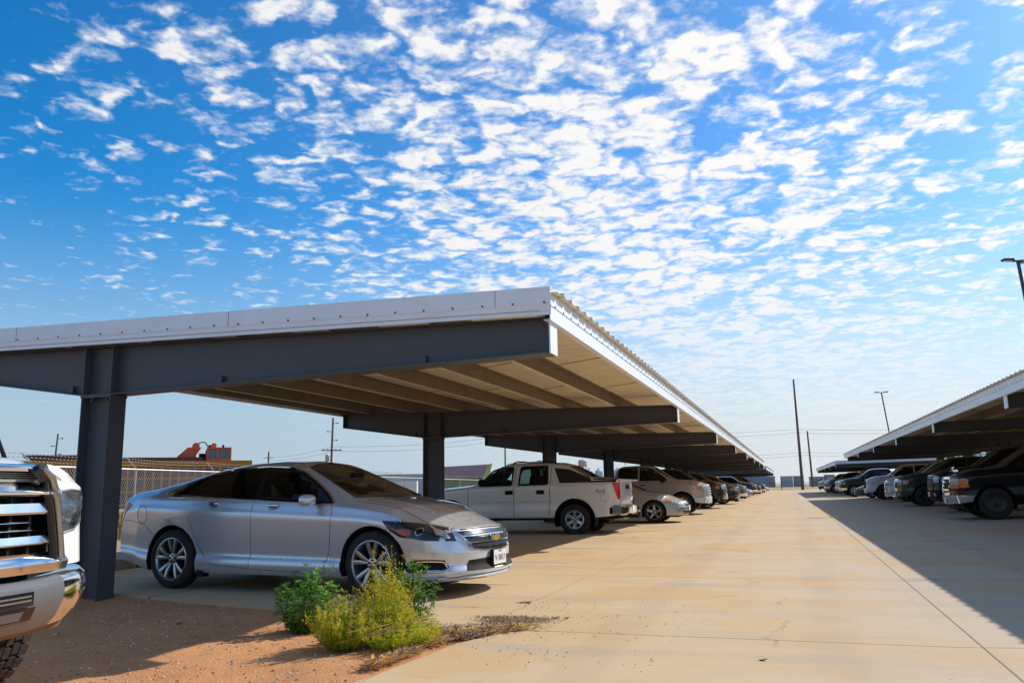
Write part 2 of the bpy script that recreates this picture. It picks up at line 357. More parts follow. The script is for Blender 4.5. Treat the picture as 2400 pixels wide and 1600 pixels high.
# left lobe (pads) as strips following the dirt edge, then the drive
L = edge[:7]; L_EDGE = L
for (xa, ya), (xb, yb) in zip(L[:-1], L[1:]):
    g.add([(xa, ya, 0), (xb, yb, 0), (xb, Yend, 0), (xa, Yend, 0)], [(0, 1, 2, 3)])
Rr = edge[6:]
g.add([(x, y, 0) for x, y in Rr] + [(1.0, -8, 0), (1.0, Yend, 0), (-2.27, Yend, 0)], [tuple(range(len(Rr) + 3))])
for xa, xb in ((1.0, 8), (8, 22), (22, 60)):
    g.add([(xa, -8, slope_z(xa)), (xb, -8, slope_z(xb)), (xb, Yend, slope_z(xb)), (xa, Yend, slope_z(xa))], [(0, 1, 2, 3)])
# slab side faces along the dirt
for (xa, ya), (xb, yb) in zip(edge[:-1], edge[1:]):
    g.add([(xa, ya, 0), (xb, yb, 0), (xb, yb, -.12), (xa, ya, -.12)], [(0, 3, 2, 1)])
tag(g.build('paved_lot', M_CONC, smooth=False), kind='structure')
# dirt apron, gently uneven, meeting the slab edge
def dist_edge(x, y):
    best = 9
    for (xa, ya), (xb, yb) in zip(edge[:-1], edge[1:]):
        t = max(0, min(1, ((x - xa) * (xb - xa) + (y - ya) * (yb - ya)) / ((xb - xa) ** 2 + (yb - ya) ** 2)))
        best = min(best, math.hypot(x - xa - t * (xb - xa), y - ya - t * (yb - ya)))
    return best
G = []
for i in range(150):
    x = -12 + 10.0 * (i / 149) ** .8
    row = []
    for j in range(170):
        y = -1 + 9.8 * j / 169
        ins = (x > np.interp(y, [-8, 3.2, 4.54, 5, 5.4, 5.85, 6.22], [-2.6, -2.56, -2.52, -2.47, -2.43, -2.40, -2.27])) or y > np.interp(x, [e[0] for e in L], [e[1] for e in L])
        d = dist_edge(x, y)
        n = mnoise.fractal(Vector((x * 1.3, y * 1.3, .3)), .8, 2.0, 4) * .022 + mnoise.noise(Vector((x * 9, y * 9, 4))) * .006
        z = (-.022 + n * min(1, d * 2.5)) if not ins else (-.022 - d * .4)
        if y > 7 and x < -7.2: z += .0
        row.append((x, y, z))
    G.append(row)
g = MB(); g.grid(G)
tag(g.build('dirt_ground', M_DIRT, angle=80), kind='structure')
# dirt yard behind the kerb up to the fence and beyond
g = MB(); g.grid([[(x, y, .02 if x > -40 else -.02) for y in (-8, 8, 40, 80, Yend)] for x in (-60, -40, -12, -9.83)])
tag(g.build('yard', mat_dirt('yard_dirt', (.42, .24, .14), (.36, .25, .14), (.30, .25, .13), .4), smooth=False), kind='structure')
# kerb behind the stalls
g = MB(); g.span((-9.83, 7.9, -.05), (-9.66, Yend, .15)); k = g.build('kerb', M_CONC_K); tag(k, kind='structure')
bv = k.modifiers.new('b', 'BEVEL'); bv.width = .02; bv.segments = 2
# stall stripes (each a thing-like marking, kept with the pavement)
g = MB()
for i in range(-1, 36):
    y = 9.46 + 2.85 * i
    if y < 9: continue
    if y > 118: break
    g.add([(-9.2, y - .05, .004), (-3.17, y - .05, .004), (-3.17, y + .05, .004), (-9.2, y + .05, .004)], [(0, 1, 2, 3)])
for i in range(0, 38):
    y = 10 + 2.9 * i
    if y > 118: break
    g.add([(5.9, y - .05, slope_z(5.9) + .004), (12, y - .05, slope_z(12) + .004), (12, y + .05, slope_z(12) + .004), (5.9, y + .05, slope_z(5.9) + .004)], [(0, 1, 2, 3)])
tag(g.build('stall_markings', M_STRIPE, smooth=False), kind='structure')

# ------------------------------------------------------------ carports
def carport(label, loc, rz, xl, xr, xc, beams, y0, y1, z0=0.0, tilt=.017, detail=1, mirror=1, bz=(2.52, 2.225, 2.36)):
    """local frame: eave over the drive at x = xr, rear eave at xl, column centre xc; z0 = base level"""
    root = empty('carport', loc, label, 'carport', rz, 'carports beside the drive')
    s = mirror
    def X(x): return x * s
    zt = lambda x: 2.71 + tilt * (xr - x)          # top of beams
    colx0, colx1 = xc - .205, xc + .205
    for i, by in enumerate(beams):
        near = i < 3 and detail
        # column: H section
        m = MB(); zb = bz[1]
        m.span((X(colx0), by - .125, -.1), (X(colx0 + .014), by + .125, zb)); m.span((X(colx1 - .014), by - .125, -.1), (X(colx1), by + .125, zb))
        m.span((X(colx0 + .014), by - .006, -.1), (X(colx1 - .014), by + .006, zb))
        m.span((X(colx0 - .01), by - .13, zb - .022), (X(colx1 + .01), by + .13, zb + .003))
        if near:
            for bx in (colx0 + .1, colx1 - .1):
                m.box((X(bx), by - .06, zb - .04), (.03, .03, .035)); m.box((X(bx), by + .06, zb - .04), (.03, .03, .035))
        m.build('column', M_STEEL, root, smooth=False)
        # tapered beam : web + flanges
        bl = xl + .07; br = xr
        zbl, zbc, zbr = bz[0], zb + .004, bz[2]
        m = MB()
        bot = [(bl, zbl), (colx0, zbc), (colx1, zbc), (br, zbr)]
        poly = bot + [(br, zt(br) - .012), (bl, zt(bl) - .012)]
        m.prism([(X(a), b) for a, b in poly], lambda a, b, t: (a, by - .005 + t, b), .01)
        for (xa, za), (xb_, zb_) in zip(bot[:-1], bot[1:]):
            m.add([(X(xa), by - .122, za), (X(xb_), by - .122, zb_), (X(xb_), by + .122, zb_), (X(xa), by + .122, za),
                   (X(xa), by - .122, za + .014), (X(xb_), by - .122, zb_ + .014), (X(xb_), by + .122, zb_ + .014), (X(xa), by + .122, za + .014)],
                  [(0, 3, 2, 1), (4, 5, 6, 7), (0, 1, 5, 4), (2, 3, 7, 6), (1, 2, 6, 5), (0, 4, 7, 3)])
        m.add([(X(bl), by - .122, zt(bl) - .012), (X(br), by - .122, zt(br) - .012), (X(br), by + .122, zt(br) - .012), (X(bl), by + .122, zt(bl) - .012),
               (X(bl), by - .122, zt(bl)), (X(br), by - .122, zt(br)), (X(br), by + .122, zt(br)), (X(bl), by + .122, zt(bl))],
              [(0, 3, 2, 1), (4, 5, 6, 7), (0, 1, 5, 4), (2, 3, 7, 6), (1, 2, 6, 5), (0, 4, 7, 3)])
        # stiffeners over the column and the dark end plate at the rear
        for sx in (colx0 + .007, colx1 - .007):
            m.span((X(sx - .007), by - .12, zbc + .014), (X(sx + .007), by + .12, zt(sx) - .014))
        m.span((X(bl - .012), by - .12, zbl + .002), (X(bl), by + .12, zt(bl) - .002))
        if near:
            for cx_, dz in ((xc - .45, .06), (xc + 1.62, .035), (xc + 4.05, .02)):
                zz = np.interp(cx_, [b[0] for b in bot], [b[1] for b in bot]) + .06
                m.box((X(cx_), by - .03, zz), (.07, .05, .085))
        m.build('beam', M_STEEL, root, smooth=False)
        # pale end plate towards the drive
        m = MB(); m.span((X(br + .001), by - .122, zbr), (X(br + .014), by + .126, zt(br) - .015)); m.build('end_plate', M_TRIM, root, smooth=False)
    # purlins : Z sections along Y
    px = [xr - .03] + [xr - 1.22 - 1.14 * k for k in range(6)]
    px = [p for p in px if p > xl + .3] + [xl + .09]
    for p in px:
        m = MB(); z = zt(p) + .002; h = .205
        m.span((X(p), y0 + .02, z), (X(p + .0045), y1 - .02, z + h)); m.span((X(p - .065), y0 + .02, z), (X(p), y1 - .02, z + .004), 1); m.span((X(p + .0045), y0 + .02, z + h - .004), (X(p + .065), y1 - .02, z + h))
        if detail:
            for by in beams[:3]:
                m.box((X(p - .02), by + .32, z + .1), (.012, .01, .12)); m.box((X(p - .02), by + .62, z + .1), (.012, .01, .12))
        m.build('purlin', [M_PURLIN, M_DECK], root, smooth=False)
    if detail:
        for by, bn in zip(beams[:-1], beams[1:]):
            for fr in (.36, .67):
                yy = by + (bn - by) * fr; m = MB()
                m.tube([(X(xr - .05), yy, zt(xr) + .15), (X(px[1]), yy + .06, zt(px[1]) + .012)], .006, 5)
                for a, b2 in zip(px[1:-1], px[2:]): m.tube([(X(a), yy, zt(a) + .16), (X(b2), yy + .06, zt(b2) + .012)], .006, 5)
                m.build('brace_rod', M_PURLIN, root)
    # roof deck, ribbed sheet
    prof = []; y = y0; k = 0
    while y < y1:
        prof += [(y, 0), (y + .105, 0), (y + .115, .006), (y + .125, 0), (y + .2, 0), (y + .222, .034), (y + .258, .034), (y + .28, 0)]; y += .305
    prof = [(min(a, y1), b) for a, b in prof if a <= y1 + .01]
    m = MB(); dz = .212
    for lay in (0, -.0012):
        m.grid([[(X(x), a, zt(x) + dz + b + lay) for a, b in prof] for x in (xl - .04, (xl + xr) / 2, xr + .115)])
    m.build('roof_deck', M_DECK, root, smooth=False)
    # fascias
    def fascia(run, name, axis):
        m = MB(); n = 1
        run(m); return m.build(name, [M_TRIM, M_SCREW, mat('tan_trim_gap', (.50, .38, .22), .7)], root, smooth=False)  # third slot: tan line between the trim strips
    def fr(yf, sg):
        def run(m):
            a, b = xl - .02, xr + .05
            def strip(z0_, z1_, off, mi=0, aa=a, bb=b):
                ya, yb = yf + sg * off, yf + sg * (off - .012)
                m.add([(X(aa), ya, zt(aa) + z0_), (X(bb), ya, zt(bb) + z0_), (X(bb), ya, zt(bb) + z1_), (X(aa), ya, zt(aa) + z1_),
                       (X(aa), yb, zt(aa) + z0_), (X(bb), yb, zt(bb) + z0_), (X(bb), yb, zt(bb) + z1_), (X(aa), yb, zt(aa) + z1_)],
                      [(0, 1, 2, 3), (7, 6, 5, 4), (0, 4, 5, 1), (3, 2, 6, 7), (1, 5, 6, 2), (0, 3, 7, 4)], mi)
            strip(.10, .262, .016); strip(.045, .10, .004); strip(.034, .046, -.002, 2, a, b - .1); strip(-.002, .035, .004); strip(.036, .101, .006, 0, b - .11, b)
            # screws and sheet laps
            if detail:
                x = b - .06
                while x > a:
                    m.box((X(x), yf + sg * .019, zt(x) + .116), (.017, .008, .017), mi=1); x -= .31
                for x in (b - .55, b - 3.6, b - 6.6): m.box((X(x), yf + sg * .0165, zt(x) + .18), (.004, .003, .16), mi=1)
            # top cap returning over the deck
            m.add([(X(a), yf + sg * .016, zt(a) + .2625), (X(b), yf + sg * .016, zt(b) + .2625), (X(b), yf - sg * .12, zt(b) + .2625), (X(a), yf - sg * .12, zt(a) + .2625),
                   (X(a), yf + sg * .016, zt(a) + .2665), (X(b), yf + sg * .016, zt(b) + .2665), (X(b), yf - sg * .12, zt(b) + .2665), (X(a), yf - sg * .12, zt(a) + .2665)],
                  [(0, 3, 2, 1), (4, 5, 6, 7), (0, 1, 5, 4), (2, 3, 7, 6), (1, 2, 6, 5), (0, 4, 7, 3)])
        return run
    fascia(fr(y0, -1), 'end_fascia', 'x'); fascia(fr(y1, 1), 'end_fascia', 'x')
    def side(xf, sg):
        def run(m):
            z = zt(xf)
            m.span((X(xf), y0, z + .09), (X(xf + sg * .016), y1, z + .209)); m.span((X(xf), y0, z - .045), (X(xf + sg * .008), y1, z + .09)); m.span((X(xf - sg * .06), y0, z - .05), (X(xf + sg * .008), y1, z - .045))
            if detail:
                y = y0 + .15
                while y < min(y1, y0 + 34):
                    m.box((X(xf + sg * .019), y, z + .10), (.008, .016, .016), mi=1); y += .305
                y = y0 + 3.05
                while y < y1:
                    m.box((X(xf + sg * .0165), y, z + .15), (.003, .004, .11), mi=1); y += 6.1
        return run
    fascia(side(xr + .035, 1), 'eave_fascia', 'y'); fascia(side(xl, -1), 'eave_fascia', 'y')
    return root
BY = [7.51 + 9.41 * i for i in range(8)]
carport('long steel carport over the silver sedan with its white fascia corner nearest the viewer', (0, 0, 0), 0, -9.74, -2.07, -7.46, BY, 7.30, 74.2)
carport('low carport end showing small past the far end of the long left carport', (0, 0, -.28), 0, -9.74, -2.03, -7.46, [80 + 8.6 * i for i in range(5)], 79.5, 116.5, detail=0)
# right-hand carports (mirrored: eave towards the drive at smaller X)
RR = R(.55)
def rc(label, off, ys, y0, y1, xo, z):
    o = carport(label, (xo, 0, z), RR, -9.74, -2.07, -7.46, ys, y0, y1, mirror=-1, detail=off, bz=(2.68, 2.50, 2.42))
    return o
rc('long dark carport along the right side over parked trucks, ribbed roof edge against sky', 1, [9.75 + 8.0 * i for i in range(7)], 8.3, 60.0, 2.10, .02)
rc('far low carport beyond the right one, its pale end fascia facing the viewer', 0, [69 + 8.4 * i for i in range(5)], 68.5, 105.0, 2.02, -.22)
# ------------------------------------------------------------ vehicles
def ss(t): t = np.clip(t, 0, 1); return t * t * (3 - 2 * t)
def tab(T, x):
    return np.interp(x, [a for a, b in T], [b for a, b in T])
class Body:
    """lofted car shell: sections across, tables along; plan- and profile-curved nose and tail caps"""
    SEG = (3, 3, 3, 3, 4, 4, 3)
    def __init__(s, q, h=.03):
        s.q = q; s.xT, s.xN = q['xT'], q['xN']
        xs = list(np.arange(s.xT, s.xN + 1e-6, h)); xs[-1] = s.xN
        s.xs = np.array(xs)
        fr = q.get('side', [(0, .945), (.07, .975), (.16, .985), (.26, .972), (.48, .992), (.74, 1.0), (.88, .995)])
        cols = []
        W = tab(q['W'], s.xs); z0 = tab(q['sill'], s.xs); zb = tab(q['belt'], s.xs); yb = tab(q['bely'], s.xs)
        yr = tab(q['rail'], s.xs); zt = tab(q['top'], s.xs); dr = tab(q['drop'], s.xs)
        for f, k in fr: cols.append((W * k, z0 + f * (zb - z0)))
        cols.append((yb, zb)); s.kb = len(cols) - 1
        cols.append((yr, np.maximum(zt - dr, zb + .004))); cols.append((yr * .6, zt - dr * .28)); cols.append((yr * 0, zt))
        Y, Z = [], []; s.vb = 0
        for i in range(len(cols) - 1):
            n = 4 if i < s.kb else (7 if i == s.kb else 5)
            for j in range(n):
                t = j / n; Y.append(cols[i][0] * (1 - t) + cols[i + 1][0] * t); Z.append(cols[i][1] * (1 - t) + cols[i + 1][1] * t)
            if i == s.kb - 1: s.vb = len(Y)
            if i == s.kb: s.vr = len(Y)
        Y.append(cols[-1][0]); Z.append(cols[-1][1])
        Y = np.array(Y).T; Z = np.array(Z).T        # [u, v]
        for _ in range(q.get('smv', 2)):
            for A in (Y, Z): A[:, 1:-1] = .25 * A[:, :-2] + .5 * A[:, 1:-1] + .25 * A[:, 2:]
        for _ in range(q.get('smu', 2) if h < .05 else 1):
            for A in (Y, Z): A[1:-1] = .25 * A[:-2] + .5 * A[1:-1] + .25 * A[2:]
        s.Y, s.Z = Y, Z
        s.n, s.t = q['nose'], q['tail']
    def dx(s, x, y, z):
        n, t = s.n, s.t
        a = ss((x - (s.xN - n['L'])) / n['L']) * (np.interp(z, n['z'], n['d']) - n['c'] * (abs(y) / n['W']) ** n['p'])
        b = ss(((s.xT + t['L']) - x) / t['L']) * (np.interp(z, t['z'], t['d']) + t['c'] * (abs(y) / t['W']) ** t['p'])
        return a + b
    def row(s, x):
        u = np.clip((x - s.xs[0]) / (s.xs[1] - s.xs[0]), 0, len(s.xs) - 1.0001); i = int(u); f = u - i
        return s.Y[i] * (1 - f) + s.Y[i + 1] * f, s.Z[i] * (1 - f) + s.Z[i + 1] * f
    def side(s, x, z):
        """point on the flank; past the end stations it wraps round onto the curved nose or tail cap"""
        for ui, cfg, sg, x_e in ((-1, s.n, 1, s.xN), (0, s.t, -1, s.xT)):
            k = s.vr + 1; Z = np.maximum.accumulate(s.Z[ui][:k]) + np.arange(k) * 1e-6; ye = float(np.interp(z, Z, s.Y[ui][:k])); xe = x_e + float(s.dx(x_e, ye, z))
            if (x - xe) * sg > 0:
                d = (x_e + float(np.interp(z, cfg['z'], cfg['d'])) - x) * sg
                return Vector((x, cfg['W'] * (max(d, 1e-5) / cfg['c']) ** (1 / cfg['p']), z))
        x0 = x; y = .8
        for _ in range(9):
            Y, Z = s.row(x0); k = s.vr + 1; y = float(np.interp(z, np.maximum.accumulate(Z[:k]) + np.arange(k) * 1e-6, Y[:k])); x0 = .4 * x0 + .6 * (x - s.dx(x0, y, z))
        return Vector((x, y, z))
    def top(s, x, y):
        x0 = x; z = 1; sg = 1 if y >= 0 else -1
        for _ in range(7):
            Y, Z = s.row(x0); a, b = Y[s.vb:][::-1], Z[s.vb:][::-1]; z = float(np.interp(abs(y), np.maximum.accumulate(a) + np.arange(len(a)) * 1e-6, b)); x0 = .5 * x0 + .5 * (x - s.dx(x0, abs(y), z))
        return Vector((x, y, z))
    def front(s, y, z): return Vector((s.xN + s.dx(s.xN, y, z), y, z))
    def rear(s, y, z): return Vector((s.xT + s.dx(s.xT, y, z), y, z))
    def build(s, parent, m, wheels, wr, holes_side=(), holes_top=()):
        """wheels: [(x, z)], wr arch radius; holes: polygons in (x,z) and (x,y)"""
        U, V = s.Y.shape
        P = np.zeros((U, V, 3)); P[..., 0] = s.xs[:, None]; P[..., 1] = s.Y; P[..., 2] = s.Z
        P[..., 0] += s.dx(P[..., 0], s.Y, s.Z)
        inside = np.zeros((U, V), int) - 1
        for k, (wx, wz) in enumerate(wheels):
            d = np.hypot(P[..., 0] - wx, P[..., 2] - wz); ok = (d < wr) & (np.arange(V)[None, :] <= s.vb)
            inside[ok] = k
        mb = MB(); keep = []
        def pin(poly, a, b):
            c = False; n = len(poly)
            for i in range(n):
                (x1, y1), (x2, y2) = poly[i], poly[(i + 1) % n]
                if (y1 > b) != (y2 > b) and a < (x2 - x1) * (b - y1) / (y2 - y1) + x1: c = not c
            return c
        for i in range(U - 1):
            for j in range(V - 1):
                q = [(i, j), (i + 1, j), (i + 1, j + 1), (i, j + 1)]
                if all(inside[a] >= 0 for a in q): continue
                c = sum(P[a] for a in q) / 4
                if j < s.vr + 1 and any(pin(h, c[0], c[2]) for h in holes_side): continue
                if j >= s.vr - 2 and any(pin(h, c[0], c[1]) or pin(h, c[0], -c[1]) for h in holes_top): continue
                keep.append(q)
        for a in zip(*np.where(inside >= 0)):
            wx, wz = wheels[inside[a]]; d = P[a][0] - wx, P[a][2] - wz; L = math.hypot(*d) or 1
            P[a][0] = wx + d[0] / L * wr; P[a][2] = wz + d[1] / L * wr
        idx = {}
        for sg in (1, -1):
            vs = []; loc = {}
            fs = []
            for q in keep:
                f = []
                for a in q:
                    if a not in loc: loc[a] = len(vs); vs.append((P[a][0], sg * P[a][1], P[a][2]))
                    f.append(loc[a])
                fs.append(tuple(f) if sg > 0 else tuple(f[::-1]))
            mb.add(vs, fs)
            # caps
            for cap, ui, fn in ((1, U - 1, s.front), (0, 0, s.rear)):
                Yt, Zt = s.Y[ui], s.Z[ui]; kr = s.vr; ts = Yt[kr:] / Yt[kr]; G = []
                zb0 = Zt[0]; 
                for j in range(kr + 1):
                    r = []
                    sv = (Zt[j] - zb0) / (Zt[kr] - zb0)
                    for k2, t in enumerate(ts):
                        z = zb0 + sv * (Zt[kr + k2] - zb0); y = t * Yt[j]
                        p = fn(y, z); r.append((p.x, sg * y, z))
                    G.append(r)
                mb.grid(G)
        o = mb.build('body', m, parent, angle=s.q.get('ang', 38))
        return o
def resample(L, n):
    L = np.array(L, float); d = np.r_[0, np.cumsum(np.hypot(*(L[1:] - L[:-1]).T))]; t = np.linspace(0, d[-1], n)
    return np.c_[np.interp(t, d, L[:, 0]), np.interp(t, d, L[:, 1])]
def patch(fn, A, B, off=.004, n=16, m=5, rim=.012, mi=0, mb=None, flip=1, mir=1):
    """ruled patch between two 2D polylines A,B laid on the surface fn(a,b); raised by off with a closed rim"""
    A, B = resample(A, n), resample(B, n); G = [[fn(*(A[i] * (1 - j / (m - 1)) + B[i] * (j / (m - 1)))) for j in range(m)] for i in range(n)]
    T = []
    for i in range(n):
        r = []
        for j in range(m):
            a = G[min(i + 1, n - 1)][j] - G[max(i - 1, 0)][j]; b = G[i][min(j + 1, m - 1)] - G[i][max(j - 1, 0)]
            nn = a.cross(b)
            if nn.length < 1e-9: nn = Vector((0, 0, 1))
            nn.normalize()
            c = Vector((1.3, 0, .6)); 
            if nn.dot(G[i][j] - c) < 0: nn = -nn
            r.append(nn)
        T.append(r)
    mb = mb or MB()
    f = lambda v: (v.x, v.y * mir, v.z)
    top = [[f(G[i][j] + T[i][j] * off) for j in range(m)] for i in range(n)]
    mb.grid(top, mi)
    if rim:
        ring = [(i, 0) for i in range(n)] + [(n - 1, j) for j in range(1, m)] + [(i, m - 1) for i in range(n - 2, -1, -1)] + [(0, j) for j in range(m - 2, 0, -1)]
        ring.append(ring[0])
        mb.grid([[top[i][j] for i, j in ring], [f(G[i][j] + T[i][j] * (off - rim)) for i, j in ring]], mi)
    return mb
def ribbon(fn, path, w, off=.002, n=None, rim=.004, mb=None, mi=0, mir=1):
    P = resample(path, n or max(4, int(len(path) * 6))); d = np.gradient(P, axis=0); d /= np.maximum(np.hypot(*d.T), 1e-9)[:, None]; nn = np.c_[-d[:, 1], d[:, 0]] * w / 2
    return patch(fn, P + nn, P - nn, off, len(P), 2, rim, mi, mb, mir=mir)
def wheel(parent, c, r, rr, style, w=.235, side=1, rim_mat=None):
    """side +1: outer face towards +y of the vehicle. wheel (tyre) > rim"""
    rim_mat = rim_mat or M_ALLOY
    t = MB(); y = side; x0, y0, z0 = c; n = 40
    prof = [(rr - .01, -.40), (rr + .012, -.46), ((rr + r) / 2, -.5), (r - .02, -.43), (r - .004, -.34), (r, -.2), (r, .2), (r - .004, .34), (r - .02, .43), ((rr + r) / 2, .5), (rr + .012, .47), (rr - .012, .40)]
    t.lathe([(a, y * b * w) for a, b in prof], c, n=n)
    o = t.build('wheel', M_TYRE, parent, angle=60)
    g = MB(); yo = y * .455 * w
    # lip and barrel
    g.lathe([(rr + .004, yo), (rr - .008, yo + y * .004), (rr - .016, yo - y * .004), (rr - .024, yo - y * .05), (rr - .03, -yo)], c, n=n)
    g.lathe([(0, -yo * .35), (rr - .03, -yo * .35)], c, n=n, mi=1)
    def pl(a, r_, yy): return (x0 + r_ * math.cos(a), y0 + yy, z0 + r_ * math.sin(a))
    def spoke(a0, a1, w0, w1, ri, ro, yi, y_o, th=.03):
        """tapered flat-faced spoke"""
        def pt(a, r_, dw, yy): return (x0 + r_ * math.cos(a) - dw * math.sin(a), y0 + yy, z0 + r_ * math.sin(a) + dw * math.cos(a))
        vs = []
        for (a, r_, w_, yy) in ((a0, ri, w0, yi), ((a0 + a1) / 2, (ri + ro) / 2, max(w0, w1) * 1.0, (yi + y_o) / 2 + y * .006), (a1, ro, w1, y_o)):
            vs += [pt(a, r_, -w_ / 2, yy - y * th), pt(a, r_, -w_ * .42, yy - y * .004), pt(a, r_, 0, yy), pt(a, r_, w_ * .42, yy - y * .004), pt(a, r_, w_ / 2, yy - y * th)]
        fs = []
        for k in (0, 5):
            for j in range(4): fs.append((k + j, k + j + 1, k + j + 6, k + j + 5))
        g.add(vs, fs)
    yi, yout = yo - y * .03, yo - y * .004
    hr = rr * .26
    g.lathe([(0, yi + y * .006), (hr * .5, yi + y * .006), (hr, yi), (hr, yi - y * .04)], c, n=20)
    if style == 'v10':
        for k in range(5):
            a = math.pi / 2 + k * 2 * math.pi / 5
            for sg in (-1, 1): spoke(a + sg * .16, a + sg * .25, .022, .050, hr * .75, rr - .01, yi, yout)
    elif style == 'five':
        for k in range(5): spoke(math.pi / 2 + k * 2 * math.pi / 5, math.pi / 2 + k * 2 * math.pi / 5, .085, .06, hr * .6, rr - .01, yi, yout)
    elif style == 'six':
        for k in range(6): a = math.pi / 6 + k * math.pi / 3; spoke(a, a, .075, .10, hr * .6, rr - .008, yi, yout)
        g.lathe([(rr - .008, yout), (rr - .035, yout - y * .002), (rr - .038, yout - y * .02)], c, n=n)
    elif style == 'steel':
        g.lathe([(hr, yi), (rr * .6, yi - y * .01), (rr - .02, yi + y * .012)], c, n=n)
    for k in range(5):
        a = k * 2 * math.pi / 5 + .3; p = pl(a, hr * .62, yi + y * .008); g.box(p, (.02, .012, .02), mi=1)
    g.build('rim', [rim_mat, M_DARK], o, angle=50)
    return o
def well(parent, wx, wz, r, y, side):
    m = MB(); n = 22; G = []
    for k in range(n + 1):
        a = -.35 + (math.pi + .7) * k / n; G.append([(wx + (r + .004) * math.cos(a), side * yy, wz + (r + .004) * math.sin(a)) for yy in (y - .012, y - .36)])
    m.grid(G); m.add([(wx, side * (y - .36), wz)] + [g[1] for g in G], [(0, i + 1, i + 2) for i in range(n)])
    return m.build('wheel_well', M_DARK, parent)
def text_mesh(txt, size, name, m, parent, loc, rot, depth=.002, align='CENTER'):
    cu = bpy.data.curves.new(name, 'FONT'); cu.body = txt; cu.size = size; cu.extrude = depth; cu.align_x = align; cu.align_y = 'CENTER'
    tmp = bpy.data.objects.new('tmp', cu); COL.objects.link(tmp); dg = bpy.context.evaluated_depsgraph_get()
    me = bpy.data.meshes.new_from_object(tmp.evaluated_get(dg)); bpy.data.objects.remove(tmp); bpy.data.curves.remove(cu)
    me.materials.clear(); me.materials.append(m); o = bpy.data.objects.new(name, me); link(o, parent); o.location = loc; o.rotation_euler = rot; return o
def seats(parent, xs, w, z0, h, m=None):
    for x in xs:
        for sg in (-1, 1):
            g = MB(); g.box((x, sg * w, z0), (.5, .46, .16)); g.box((x - .27, sg * w, z0 + h * .42), (.16, .44, h * .8), ry=-.18); g.box((x - .36, sg * w, z0 + h * .95), (.1, .24, .18), ry=-.12)
            o = g.build('seat', m or M_SEAT, parent); b = o.modifiers.new('b', 'BEVEL'); b.width = .04; b.segments = 2
def steering(parent, c, r=.18, tilt=-.5):
    g = MB(); pts = [(c[0] + r * math.sin(a) * math.sin(tilt), c[1] + r * math.cos(a), c[2] + r * math.sin(a) * math.cos(tilt)) for a in np.linspace(0, 2 * math.pi, 21)]
    g.tube(pts, .013, 6); g.box(c, (.04, .10, .08)); g.box(c, (.03, r * 1.9, .03)); g.build('steering_wheel', M_BLACK, parent)
def mirror_part(b, parent, x, z, m, size=(.17, .24, .14), y=None, arm=.09):
    for sg in (1, -1):
        p = b.side(x, z); yy = (y or p.y)
        g = MB(); cx, cy, cz = x - .02, yy + arm + size[1] / 2, z + .03
        pr = [(-.5, .6), (-.2, 1), (.2, .9), (.5, .45)]
        G = []
        for k, (u, s_) in enumerate(pr):
            G.append([(cx + u * size[0], sg * (cy + s_ * size[1] / 2 * math.cos(a) * abs(math.cos(a)) ** -.35 * 1.0), cz + s_ * size[2] / 2 * math.sin(a) * max(abs(math.sin(a)), .05) ** -.35) for a in np.linspace(.01, 2 * math.pi + .01, 17)])
        g.grid(G); g.add(G[0][:-1], [tuple(range(16))]); g.add(G[-1][:-1], [tuple(range(16))])
        g.box((cx + .02, sg * (yy + arm * .5), cz - .03), (.05, arm + .1, .03), mi=1)
        o = g.build('side_mirror', [m, M_BLACK], parent, angle=60)

